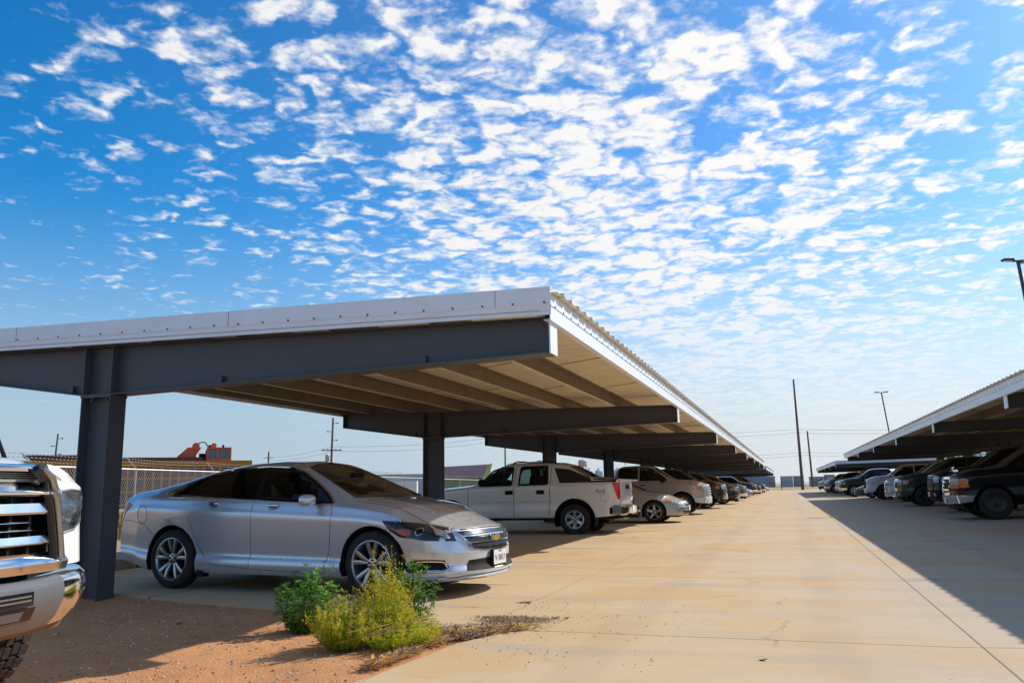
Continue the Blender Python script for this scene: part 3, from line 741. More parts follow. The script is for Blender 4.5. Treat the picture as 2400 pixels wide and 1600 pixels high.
def sedan_detail(root):
    q = dict(xT=-1.20, xN=3.89,
        W=[(-1.2, .86), (-.8, .905), (0, .925), (1.2, .93), (2.8, .925), (3.3, .905), (3.6, .875), (3.78, .83), (3.86, .78), (3.89, .73)],
        sill=[(-1.2, .31), (-.8, .25), (-.3, .20), (3.2, .195), (3.6, .18), (3.89, .19)],
        belt=[(-1.2, 1.0), (-.9, 1.06), (-.4, 1.07), (.3, 1.035), (1.2, 1.0), (2.2, .955), (2.7, .925), (3.2, .86), (3.6, .775), (3.89, .67)],
        bely=[(-1.2, .80), (-.8, .86), (0, .885), (2.3, .885), (2.8, .88), (3.3, .845), (3.7, .79), (3.89, .66)],
        top=[(-1.2, 1.08), (-1.05, 1.14), (-.62, 1.185), (-.2, 1.305), (.3, 1.42), (.75, 1.478), (1.15, 1.49), (1.5, 1.475), (1.7, 1.44), (2.05, 1.285), (2.50, 1.065), (2.63, 1.03), (3.2, .95), (3.5, .875), (3.75, .79), (3.89, .705)],
        rail=[(-1.2, .68), (-.62, .66), (-.2, .60), (.3, .575), (1.3, .57), (1.65, .585), (2.15, .68), (2.52, .775), (3.2, .72), (3.6, .65), (3.89, .55)],
        drop=[(-1.2, .012), (-.7, .02), (-.2, .07), (.6, .075), (1.4, .075), (1.7, .065), (2.3, .04), (2.6, .03), (3.3, .03), (3.89, .015)],
        side=[(0, .94), (.05, .97), (.12, .992), (.20, .985), (.245, .957), (.36, .966), (.52, .982), (.68, .994), (.80, 1.003), (.855, 1.0), (.90, .978)],
        nose=dict(L=1.05, c=.34, p=2.7, W=.86, z=[.18, .27, .33, .46, .60, .68, .78], d=[-.05, .02, -.02, -.015, -.05, -.10, -.20]),
        tail=dict(L=.9, c=.30, p=3.0, W=.86, z=[.3, .45, .62, .8, 1.0, 1.08], d=[.08, .0, .0, .03, .05, .07]), smv=2, smu=2)
    b = Body(q, .025); S, F, T, Rr = b.side, b.front, b.top, b.rear
    silver = paint('silver_paint', (.68, .71, .76), .55, .25, .05)
    wt, wb_ = [(-.14, 1.125), (.05, 1.225), (.35, 1.315), (.75, 1.372), (1.15, 1.386), (1.5, 1.368), (1.72, 1.315), (1.95, 1.20), (2.18, 1.065), (2.3, .985)], [(-.14, 1.10), (.3, 1.075), (1.2, 1.035), (2.3, .98)]
    hs = [[(.0, 1.115), (.05, 1.19), (.35, 1.285), (.75, 1.345), (1.15, 1.36), (1.45, 1.345), (1.68, 1.29), (1.9, 1.18), (2.10, 1.06), (1.2, 1.06), (.3, 1.09)]]
    wsA = [(1.72, -.50), (1.66, 0), (1.72, .50)]; wsB = [(2.48, -.70), (2.60, 0), (2.48, .70)]
    ht = [[(1.75, -.48), (1.69, 0), (1.75, .48), (2.45, .66), (2.56, 0), (2.45, -.66)]]
    b.build(root, silver, [(0, .345), (2.837, .345)], .395, hs, ht)
    for sg in (1, -1):
        # tinted side glass in two panes with a black divider
        wA, wB = resample(wt, 60), resample(wb_, 60); ka = int(np.argmin(abs(wA[:, 0] - 1.2))); kb_ = int(np.argmin(abs(wB[:, 0] - 1.2)))
        patch(S, wA[:ka + 1], wB[:kb_ + 1], .004, 24, 5, .006, mir=sg).build('window', glassmat('sedan_rear_glass', (.03, .035, .045)), root)
        patch(S, wA[ka:], wB[kb_:], .004, 24, 5, .006, mir=sg).build('window', glassmat('sedan_front_glass', (.34, .38, .38)), root)
        g = MB()
        for pth, w, o_ in ((wt, .03, .007), ([(1.18, 1.40), (1.235, 1.03)], .085, .007), ([(.08, 1.25), (.16, 1.06)], .035, .007), (wb_, .022, .007)): ribbon(S, pth, w, o_, 30, .004, mb=g, mir=sg)
        g.build('window_frame', M_GBLACK, root)
        g = MB(); ribbon(S, [(-.02, 1.22), (.35, 1.338), (.75, 1.393), (1.15, 1.405), (1.5, 1.388), (1.74, 1.332), (1.97, 1.215), (2.20, 1.08), (2.33, .975)], .014, .009, 50, .006, mb=g, mir=sg)
        patch(S, [(-.02, 1.225), (-.15, 1.15), (-.22, 1.11)], [(-.005, 1.205), (-.09, 1.14), (-.12, 1.11)], .009, 8, 3, mb=g, mir=sg)
        patch(S, [(-.22, 1.12), (-.13, 1.062), (.4, 1.053)], [(-.13, 1.125), (-.09, 1.095), (.4, 1.068)], .009, 12, 3, mb=g, mir=sg)
        ribbon(S, [(.3, 1.060), (1.2, 1.022), (2.33, .965)], .012, .009, 30, .006, mb=g, mir=sg); g.build('window_trim', M_CHROME, root)
        # shut lines
        g = MB()
        for pth in ([(1.22, 1.03), (1.215, .60), (1.20, .27)], [(2.30, .96), (2.33, .85), (2.30, .5), (2.22, .235)], [(.20, 1.06), (.22, .92), (.34, .66), (.47, .42), (.62, .30), (1.2, .262), (2.22, .23)], [(3.02, .70), (3.10, .62), (3.2, .50)], [(-1.0, .80), (-.7, .79), (-.45, .74), (-.32, .62)]):
            ribbon(S, pth, .005, .0012, 24, .002, mb=g, mir=sg)
        if sg < 0:
            pts = [(-.50 + .085 * math.cos(a), .865 + .105 * math.sin(a)) for a in np.linspace(0, 2 * math.pi, 25)]; ribbon(S, pts, .006, .0012, 30, .002, mb=g, mir=sg)
        g.build('panel_gap', M_DARK, root)
        # scuff over the rear arch and dent in the rear door
        if sg < 0:
            g = MB(); random.seed(3)
            for k in range(6):
                x = -.14 + random.random() * .10; z = .755 + k * .012; ribbon(S, [(x, z), (x + .06 + random.random() * .10, z + .010)], .005, .0015, 6, .002, mb=g, mir=sg)
            g.build('scuff_marks', mat('scuff_grey', (.16, .15, .14), .8), root)
        for hx in (.64, 1.52):
            g = MB(); z = .975 - .03 * (hx - .6)
            g.lathe([(.0, -.075), (.022, -.07), (.03, -.03), (.03, .03), (.022, .07), (0, .075)], (0, 0, 0), axis='X', n=14)
            p = S(hx, z); g.v = [(v[0] + hx, sg * (p.y + .012 + v[1] * .5), v[2] * .75 + z + .012) for v in g.v]; g.build('door_handle', M_CHROME, root)
            g = MB(); pts = [(hx + .07 * math.cos(a), z - .012 + .028 * math.sin(a)) for a in np.linspace(0, math.pi * 2, 17)]; patch(S, pts[:9], pts[8:][::-1], .002, 9, 3, .002, mb=g, mir=sg); g.build('handle_recess_shade', paint('shaded_silver', (.25, .26, .27), .6, .3, .05), root)  # flat patch: shade of the hollow behind the handle painted as darker silver
        # tail lamp wrap
        g = MB(); patch(S, [(-1.06, 1.04), (-.90, 1.03), (-.76, .985)], [(-1.10, .80), (-.96, .80), (-.87, .82)], .006, 10, 5, mb=g, mir=sg); g.build('tail_lamp', M_RED, root)
        # headlight : dark bowl, projector, amber, bright blade, clear cover
        ft = lambda y, z: F(y, z)
        A = [(2.98, .795), (3.15, .782), (3.32, .764), (3.50, .730), (3.64, .695)]; B = [(2.98, .785), (3.07, .69), (3.18, .625), (3.45, .585), (3.71, .575)]
        g = MB(); patch(S, A, B, .004, 24, 6, .01, mb=g, mir=sg); hl = g.build('headlight', mat('lamp_bowl', (.02, .024, .03), .18, coat=.8), root)
        g = MB(); patch(S, [(3.13, .70), (3.20, .705), (3.29, .69)], [(3.16, .665), (3.22, .64), (3.30, .645)], .007, 8, 3, .002, mb=g, mir=sg); g.build('turn_lamp', mat('dim_amber', (.42, .09, .03), .3, coat=.5), hl)
        g = MB(); pts = [(3.375 + .036 * math.cos(a), .672 + .034 * math.sin(a)) for a in np.linspace(0, math.pi * 2, 21)]; patch(S, pts[:11], pts[10:][::-1], .010, 11, 5, .004, mb=g, mir=sg)
        ribbon(S, pts, .008, .013, 24, .006, mi=1, mb=g, mir=sg); g.build('projector', [M_GBLACK, M_CHROME], hl)
        g = MB(); ribbon(S, [(3.43, .735), (3.49, .70), (3.53, .655), (3.58, .62), (3.66, .605)], .012, .009, 20, .004, mb=g, mir=sg); patch(S, [(3.47, .712), (3.62, .668)], [(3.55, .64), (3.66, .61)], .006, 10, 4, .003, mi=1, mb=g, mir=sg)
        g.build('lamp_blade', [M_CHROME, M_REFL], hl)
        ribbon(S, A, .008, .007, 24, .006, mb=MB(), mir=sg).build('lamp_edge', M_CHROME, hl)
        # fog recess
        g = MB(); A2 = [(3.22, .325), (3.31, .392), (3.5, .395), (3.64, .388)]; B2 = [(3.22, .315), (3.27, .265), (3.5, .255), (3.69, .265)]
        patch(S, A2, B2, .004, 20, 4, .008, mb=g, mir=sg); fg = g.build('fog_recess', M_BLACK, root)
        g = MB()
        for pth in ([(3.36, .375), (3.50, .378), (3.62, .372), (3.665, .283), (3.42, .275)],): ribbon(S, pth, .011, .010, 24, .007, mb=g, mir=sg)
        g.build('fog_trim', M_CHROME, fg)
        ribbon(S, [(3.2, .25), (3.3, .225), (3.5, .222), (3.76, .24)], .018, .012, 24, .012, mb=MB(), mir=sg).build('bumper_lip', silver, root)
        well(root, 0, .345, .395, .905, sg); well(root, 2.837, .345, .395, .905, sg)
        wheel(root, (0, sg * .80, .345), .345, .245, 'v10', .225, sg); wheel(root, (2.837, sg * .80, .345), .345, .245, 'v10', .225, sg)
        g = MB(); g.box((.45, sg * .84, .20), (.10, .1, .10)); g.build('mud_guard', M_BLACK, root)
    # windshield, wipers, cowl
    g = MB(); patch(T, wsA, wsB, .003, 22, 14, .008, mb=g); g.build('windshield', M_GLASS2, root)
    g = MB(); ribbon(T, [(1.72, -.50), (1.655, 0), (1.72, .50)], .045, .006, 20, .004, mb=g); ribbon(T, [(2.48, -.71), (2.605, 0), (2.48, .71)], .06, .006, 24, .004, mb=g)
    for sg in (1, -1): ribbon(T, [(1.72, sg * .50), (2.48, sg * .70)], .03, .006, 16, .004, mb=g)
    g.build('windshield_frame', M_GBLACK, root)
    g = MB(); patch(T, [(-.62, -.50), (-.62, .50)], [(-.05, -.44), (-.05, .44)], .003, 12, 10, .006, mb=g); g.build('rear_window', M_TINT, root)
    # bonnet creases and gaps
    g = MB()
    for sg in (1, -1): ribbon(T, [(2.56, sg * .80), (3.0, sg * .745), (3.35, sg * .69), (3.5, sg * .64)], .005, .001, 24, .002, mb=g)
    ribbon(F, [(-.52, .685), (-.3, .69), (0, .695), (.3, .69), (.52, .685)], .010, .002, 24, .003, mb=g); g.build('bonnet_gap', M_DARK, root)
    for sg in (1, -1): ribbon(T, [(2.66, sg * .50), (3.1, sg * .45), (3.6, sg * .33)], .03, .0015, 24, .004, mb=MB()).build('bonnet_crease', silver, root)
    # grille
    GA, GB = [(-.60, .665), (-.3, .672), (0, .675), (.3, .672), (.60, .665)], [(-.44, .50), (-.3, .487), (0, .483), (.3, .487), (.44, .50)]
    gr = patch(F, GA, GB, .004, 30, 6, .01, mb=MB()).build('grille', mat('grille_mesh', (.02, .02, .022), .6, 0, spec=.2, bump=1.0, bscale=160), root)
    g = MB(); ribbon(F, GA, .010, .012, 30, .008, mb=g); ribbon(F, GB, .030, .012, 30, .012, mb=g)
    for sg in (1, -1): ribbon(F, [(sg * .605, .668), (sg * .44, .498)], .022, .012, 10, .008, mb=g)
    ribbon(F, [(-.545, .612), (0, .62), (.545, .612)], .014, .016, 30, .010, mb=g); ribbon(F, [(-.48, .548), (0, .553), (.48, .548)], .014, .016, 30, .010, mb=g)
    for sg in (1, -1): ribbon(F, [(sg * .105, .612), (sg * .10, .555)], .02, .018, 5, .010, mb=g)
    g.build('chrome_bar', M_CHROME, gr)
    for zz in (.645, .585, .52):
        g = MB()
        for k in range(3): ribbon(F, [(-.5, zz - .01 + k * .011), (0, zz + k * .011), (.5, zz - .01 + k * .011)], .003, .006, 24, .003, mb=g)
        g.build('grille_slat', mat('slat_dark', (.10, .10, .105), .3, .7), gr)
    # emblem: gold cross-shaped badge in a bright rim
    g = MB(); cz = .583; bt = [(-.085, .022), (-.03, .022), (-.03, .033), (.035, .033), (.035, .022), (.085, .022), (.075, -.022), (.03, -.022), (.03, -.033), (-.035, -.033), (-.035, -.022), (-.09, -.022)]
    fx = F(0, cz).x
    g.prism([(a * 1.12, b_ * 1.15) for a, b_ in bt], lambda a, b_, t: (fx + .018 + t, a, cz + b_), .006); g.build('emblem_rim', M_CHROME, gr)
    g = MB(); g.prism(bt, lambda a, b_, t: (fx + .025 + t, a, cz + b_), .004); g.build('emblem', M_GOLD, gr)
    # lower intake, plate
    li = patch(F, [(-.50, .375), (0, .39), (.50, .375)], [(-.56, .27), (0, .265), (.56, .27)], .003, 24, 5, .01, mb=MB()).build('lower_grille', M_BLACK, root)
    px_ = F(0, .37).x + .035
    g = MB(); g.box((px_ - .012, 0, .375), (.03, .33, .17)); pb = g.build('plate_bracket', M_BLACK, root)
    g = MB(); g.box((px_ + .008, 0, .378), (.004, .305, .152)); pl_ = g.build('number_plate', M_WHITE_PL, root)
    text_mesh('V\u00b73817', .088, 'plate_number', M_INK, pl_, (px_ + .0115, 0, .367), (R(90), 0, R(90)), .0006)
    text_mesh('TEXAS', .030, 'plate_state', mat('plate_blue', (.05, .08, .25), .6), pl_, (px_ + .0115, 0, .437), (R(90), 0, R(90)), .0006)
    # front splitter
    g = MB(); G = []
    for yy in np.linspace(-.82, .82, 25):
        p = F(yy, .24); G.append([(p.x - .01, yy, .215), (p.x + .012, yy, .20), (p.x - .03, yy, .175), (p.x - .25, yy, .18)])
    g.grid(G); g.build('splitter', silver, root)
    mirror_part(b, root, 2.12, .985, silver, (.14, .24, .135), arm=.05)
    g = MB(); g.box((2.3, .0, .80), (.5, 1.4, .22)); g.box((2.44, 0, .9), (.2, 1.3, .08)); g.build('dashboard', M_BLACK, root)
    seats(root, (1.25, .35), .36, .55, .62); steering(root, (1.86, .36, .88))
    g = MB(); g.box((2.03, 0, 1.29), (.03, .24, .07)); g.build('rear_view_mirror', M_BLACK, root)
    g = MB(); g.box((1.3, 0, .24), (4.4, 1.2, .08)); g.box((1.2, 0, .45), (2.4, 1.5, .03)); g.build('underbody', M_DARK, root)
KINDS = {
 'pickup': dict(wb=3.60, xT=-1.12, xN=4.56, r=.40, rr=.25, sw=.93,
    W=[(-1.12, .97), (-.8, 1.0), (4.0, 1.0), (4.4, .97), (4.56, .90)], sill=[(-1.12, .52), (-.6, .46), (4.2, .46), (4.56, .42)],
    belt=[(-1.12, 1.24), (1.0, 1.24), (3.3, 1.22), (4.2, 1.16), (4.56, 1.07)], bely=[(-1.12, .96), (3.3, .955), (4.56, .88)],
    top=[(-1.12, 1.285), (.98, 1.285), (1.06, 1.80), (1.25, 1.875), (1.8, 1.90), (2.3, 1.885), (2.5, 1.84), (3.22, 1.37), (3.35, 1.34), (4.0, 1.30), (4.35, 1.24), (4.56, 1.13)],
    rail=[(-1.12, .93), (.98, .93), (1.06, .76), (2.5, .73), (3.25, .86), (4.2, .80), (4.56, .72)], drop=[(-1.12, .01), (.98, .01), (1.1, .08), (2.5, .08), (3.2, .05), (4.56, .03)],
    nose=dict(L=.7, c=.17, p=3.2, W=.95, z=[.45, .62, .80, 1.0, 1.12, 1.25], d=[-.05, -.01, .0, -.03, -.07, -.18]),
    tail=dict(L=.4, c=.08, p=5, W=.97, z=[.5, .9, 1.25], d=[.03, 0, 0]),
    win=[([(1.16, 1.70), (1.26, 1.79), (1.85, 1.80), (1.92, 1.795)], [(1.14, 1.29), (1.93, 1.285)]), ([(2.00, 1.795), (2.35, 1.78), (2.5, 1.74), (2.98, 1.40)], [(2.0, 1.285), (3.06, 1.28)])],
    ws=([(2.56, -.60), (2.50, 0), (2.56, .60)], [(3.13, -.74), (3.24, 0), (3.13, .74)]), doors=[1.08, 1.96, 3.05], mz=1.30, mx=2.93),
 'suv': dict(wb=2.95, xT=-1.0, xN=3.86, r=.38, rr=.235, sw=.91,
    W=[(-1.0, .93), (-.6, .97), (3.3, .97), (3.7, .94), (3.86, .87)], sill=[(-1.0, .45), (-.5, .38), (3.5, .38), (3.86, .36)],
    belt=[(-1.0, 1.16), (1.0, 1.15), (2.6, 1.10), (3.4, 1.03), (3.86, .94)], bely=[(-1.0, .92), (2.6, .925), (3.86, .85)],
    top=[(-1.0, 1.50), (-.86, 1.70), (-.5, 1.77), (.6, 1.80), (1.5, 1.785), (1.75, 1.73), (2.5, 1.24), (2.65, 1.20), (3.3, 1.14), (3.7, 1.06), (3.86, .98)],
    rail=[(-1.0, .68), (-.5, .69), (1.7, .68), (2.55, .80), (3.4, .76), (3.86, .68)], drop=[(-1.0, .07), (1.7, .07), (2.5, .05), (3.86, .03)],
    nose=dict(L=.8, c=.22, p=3.0, W=.92, z=[.36, .5, .7, .9, 1.0, 1.1], d=[-.05, .0, .0, -.04, -.08, -.18]),
    tail=dict(L=.5, c=.12, p=4, W=.94, z=[.4, .9, 1.2, 1.7], d=[.03, 0, .02, .16]),
    win=[([(-.70, 1.60), (-.5, 1.66), (.6, 1.70), (1.0, 1.69)], [(-.74, 1.21), (1.02, 1.19)]), ([(1.08, 1.69), (1.5, 1.675), (1.72, 1.62), (2.25, 1.26)], [(1.08, 1.19), (2.35, 1.15)])],
    ws=([(1.82, -.56), (1.76, 0), (1.82, .56)], [(2.42, -.70), (2.53, 0), (2.42, .70)]), doors=[.1, 1.05, 2.33], mz=1.16, mx=2.2),
 'sedan': dict(wb=2.78, xT=-1.10, xN=3.72, r=.325, rr=.215, sw=.86,
    W=[(-1.1, .86), (-.7, .90), (3.2, .90), (3.55, .86), (3.72, .78)], sill=[(-1.1, .30), (-.4, .20), (3.3, .20), (3.72, .22)],
    belt=[(-1.1, .90), (-.5, .96), (1.2, .93), (2.3, .88), (3.0, .79), (3.72, .62)], bely=[(-1.1, .82), (2.3, .86), (3.3, .82), (3.72, .70)],
    top=[(-1.1, .98), (-.95, 1.03), (-.4, 1.07), (.45, 1.36), (.9, 1.415), (1.3, 1.40), (1.55, 1.35), (2.4, .97), (2.55, .94), (3.1, .86), (3.5, .75), (3.72, .64)],
    rail=[(-1.1, .70), (-.4, .66), (.5, .56), (1.5, .57), (2.45, .76), (3.2, .68), (3.72, .52)], drop=[(-1.1, .015), (-.4, .02), (.4, .06), (1.5, .06), (2.4, .035), (3.72, .02)],
    nose=dict(L=.95, c=.36, p=2.6, W=.80, z=[.2, .3, .42, .55, .66, .75], d=[-.04, .02, .0, -.04, -.10, -.2]),
    tail=dict(L=.8, c=.25, p=3, W=.84, z=[.3, .6, 1.0], d=[.05, 0, .05]),
    win=[([(-.25, 1.05), (.2, 1.22), (.55, 1.30), (.72, 1.31)], [(-.22, .99), (.74, .97)]), ([(.80, 1.31), (1.25, 1.315), (1.55, 1.25), (2.1, .97)], [(.80, .965), (2.2, .92)])],
    ws=([(1.62, -.46), (1.57, 0), (1.62, .46)], [(2.32, -.66), (2.44, 0), (2.32, .66)]), doors=[.05, .77, 2.18], mz=.94, mx=2.02),
}
def side_wall(q):
    return [(0, .955), (.08, .975), (.2, .985), (.42, .975), (.6, .985), (.85, 1.0), (.95, .995)] if q.get('wb', 3) > 2.9 else [(0, .95), (.1, .98), (.3, .985), (.55, .998), (.8, 1.0), (.93, .99)]
def vehicle(name, label, cat, loc, rz, kind, pm, h=.06, lift=0, group=None, front='bars', style='six', rim_mat=None, lamp_amber=True, chrome=M_CHROME, bumper=None, grille_body=None, plate=True, mirrors=M_BLACK, wheel_detail=True, extra=None, over=None, scale=1.0, windows=M_TINT):
    q = dict(KINDS[kind]); q['side'] = side_wall(q)
    if over: q.update(over)
    root = empty(name, (loc[0], loc[1], loc[2]), label, cat, rz, group)
    if scale != 1: root.scale = (scale,) * 3
    b = Body(q, h); S, F, T = b.side, b.front, b.top; wb, r, rr = q['wb'], q['r'], q['rr']; sed = kind == 'sedan'
    tall = not sed
    b.build(root, pm, [(0, r), (wb, r)], r + (.075 if tall else .045))
    n = 14 if h > .04 else 24
    for sg in (1, -1):
        for A, B in q['win']: patch(S, A, B, .006, n, 4, .008, mir=sg).build('window', windows, root)
        g = MB(); z0, z1 = tab(q['sill'], 1.) + .03, tab(q['belt'], 1.)
        for x in q['doors']: ribbon(S, [(x, z1), (x, (z0 + z1) / 2), (x - (.06 if x > 2 else -.0), z0)], .010, .002, 8, .003, mb=g, mir=sg)
        g.build('door_gap', M_DARK, root)
        for x in q['doors'][1:]:
            p = S(x - .80 if x > 2 else x - .14, z1 - .1); xx = (x - .92) if x > 2 else x - .16
            xx = q['doors'][1] + .16 if x > 2 else q['doors'][0] + .16
            p = S(xx, z1 - .12); MB().box((xx, sg * (p.y + .008), z1 - .12), (.19, .03, .045)).build('door_handle', M_BLACK if tall else pm, root)
        well(root, 0, r, r + (.075 if tall else .045), q['W'][1][1], sg); well(root, wb, r, r + (.075 if tall else .045), q['W'][1][1], sg)
        for x in (0, wb): wheel(root, (x, sg * (q['W'][1][1] - .135), r - (0 if not lift else 0)), r, rr, style, .26 if tall else .21, sg, rim_mat)
        if tall: MB().box(((wb) / 2 - .1, sg * (q['W'][1][1] - .06), tab(q['sill'], 1) - .06), (wb - 1.2, .13, .045)).build('running_board', M_BLACK, root)
    g = patch(T, q['ws'][0], q['ws'][1], .005, 12, 8, .008); g.build('windshield', windows, root)
    zN = tab(q['top'], q['xN']); Wn = q['nose']['W']
    if tall:
        k = (wb > 3.2)
        zt, zb_ = zN - .05, zN - .45; gw = .52
        # lamps wrap round the corner
        for sg in (1, -1):
            y0, y1 = gw + .02, Wn * .93
            g = patch(F, [(y0, zt - .01), (y1, zt - .03)], [(y0, zt - .22), (y1, zt - .20)], .008, 8, 4, .02, mir=sg)
            p1 = F(y1, zt); patch(S, [(p1.x - .22, zt - .05), (p1.x, zt - .03)], [(p1.x - .19, zt - .17), (p1.x, zt - .20)], .008, 6, 4, .02, mb=g, mir=sg)
            hl = g.build('headlight', M_CLEAR, root)
            if lamp_amber: patch(S, [(p1.x - .23, zt - .055), (p1.x - .10, zt - .04)], [(p1.x - .20, zt - .16), (p1.x - .10, zt - .17)], .012, 4, 4, .01, mir=sg).build('turn_lamp', M_AMBER, hl)
        gr = patch(F, [(-gw, zt), (gw, zt)], [(-gw + .03, zb_), (gw - .03, zb_)], .006, 12, 4, .02).build('grille', M_BLACK, root)
        g = MB(); ribbon(F, [(-gw, zt), (gw, zt), (gw - .03, zb_), (-gw + .03, zb_), (-gw, zt)], .05, .022, 30, .03, mb=g)
        nb = {'bars': 3, 'split': 1, 'mesh': 5}[front]
        for i in range(nb):
            z = zt + (zb_ - zt) * (i + 1) / (nb + 1); ribbon(F, [(-gw + .02, z), (gw - .02, z)], .075 if front == 'split' else (.045 if nb == 3 else .02), .018, 12, .02, mb=g)
        g.build('grille_bar', grille_body or chrome, gr)
        bm_ = bumper or chrome; bz = zb_ - .04
        g = patch(F, [(-Wn * .93, bz), (0, bz + .02), (Wn * .93, bz)], [(-Wn * .93, bz - .20), (0, bz - .24), (Wn * .93, bz - .20)], .06, 16, 5, .08)
        for sg in (1, -1):
            p1 = F(Wn * .93, bz); patch(S, [(p1.x - .36, bz - .02), (p1.x + .02, bz)], [(p1.x - .30, bz - .16), (p1.x + .02, bz - .2)], .05, 6, 4, .07, mb=g, mir=sg)
        g.build('front_bumper', bm_, root)
        for sg in (1, -1): patch(F, [(.55, bz - .08), (.72, bz - .08)], [(.55, bz - .17), (.72, bz - .17)], .065, 4, 3, .01, mir=sg).build('fog_lamp', M_CLEAR, root)
        patch(F, [(-Wn * .85, bz - .23), (Wn * .85, bz - .23)], [(-Wn * .8, bz - .36), (Wn * .8, bz - .36)], .0, 10, 3, .04).build('air_dam', M_BLACK, root)
        if plate:
            p = F(0, bz - .12); o = MB().box((p.x + .075, 0, bz - .13), (.012, .30, .15)).build('number_plate', M_WHITE_PL, root)
    else:
        for sg in (1, -1):
            xa = F(.62, zN - .03).x; hl = patch(S, [(xa - .30, zN + .035), (xa - .1, zN + .0), (xa + .02, zN - .03)], [(xa - .30, zN - .02), (xa - .12, zN - .10), (xa + .04, zN - .11)], .006, 12, 4, .012, mir=sg).build('headlight', M_CLEAR, root)
            if lamp_amber: patch(S, [(xa - .33, zN + .035), (xa - .22, zN + .02)], [(xa - .31, zN - .03), (xa - .22, zN - .06)], .011, 5, 4, .01, mir=sg).build('turn_lamp', M_AMBER, hl)
        gz = zN - .06; gr = patch(F, [(-.34, gz), (.34, gz)], [(-.30, gz - .09), (.30, gz - .09)], .005, 10, 3, .015).build('grille', M_BLACK, root)
        g = MB(); ribbon(F, [(-.35, gz - .02), (.35, gz - .02)], .02, .012, 10, .01, mb=g); g.build('grille_bar', chrome, gr)
        g = patch(F, [(-.55, .36), (.55, .36)], [(-.5, .26), (.5, .26)], .005, 10, 3, .015).build('lower_grille', M_BLACK, root)
        g = MB()
        ribbon(F, [(-.62, .425), (0, .43), (.62, .425)], .02, .012, 16, .01, mb=g); g.build('bumper_strip', M_BLACK, root)
        if plate: p = F(0, .42); MB().box((p.x + .02, 0, .43), (.012, .30, .15)).build('number_plate', M_WHITE_PL, root)
    sz = (.20, .24, .24) if tall else (.15, .22, .13)
    mirror_part(b, root, q['mx'], q['mz'], mirrors or pm, sz, arm=.07)
    g = MB(); zs = tab(q['sill'], 1.); L = q['xN'] - q['xT']
    g.box(((q['xN'] + q['xT']) / 2, 0, zs + .02), (L - .5, 1.15, .10))
    if tall: g.box((wb, 0, r), (.12, 1.5, .12)); g.box((0, 0, r), (.16, 1.5, .16)); g.box((wb / 2, 0, zs - .06), (wb, .8, .12))
    g.build('underbody', M_DARK, root)
    if extra: extra(root, b)
    for o in [c for c in root.children]:
        if lift and o.name.split('.')[0] not in ('wheel',): o.location.z += lift
    return root, b
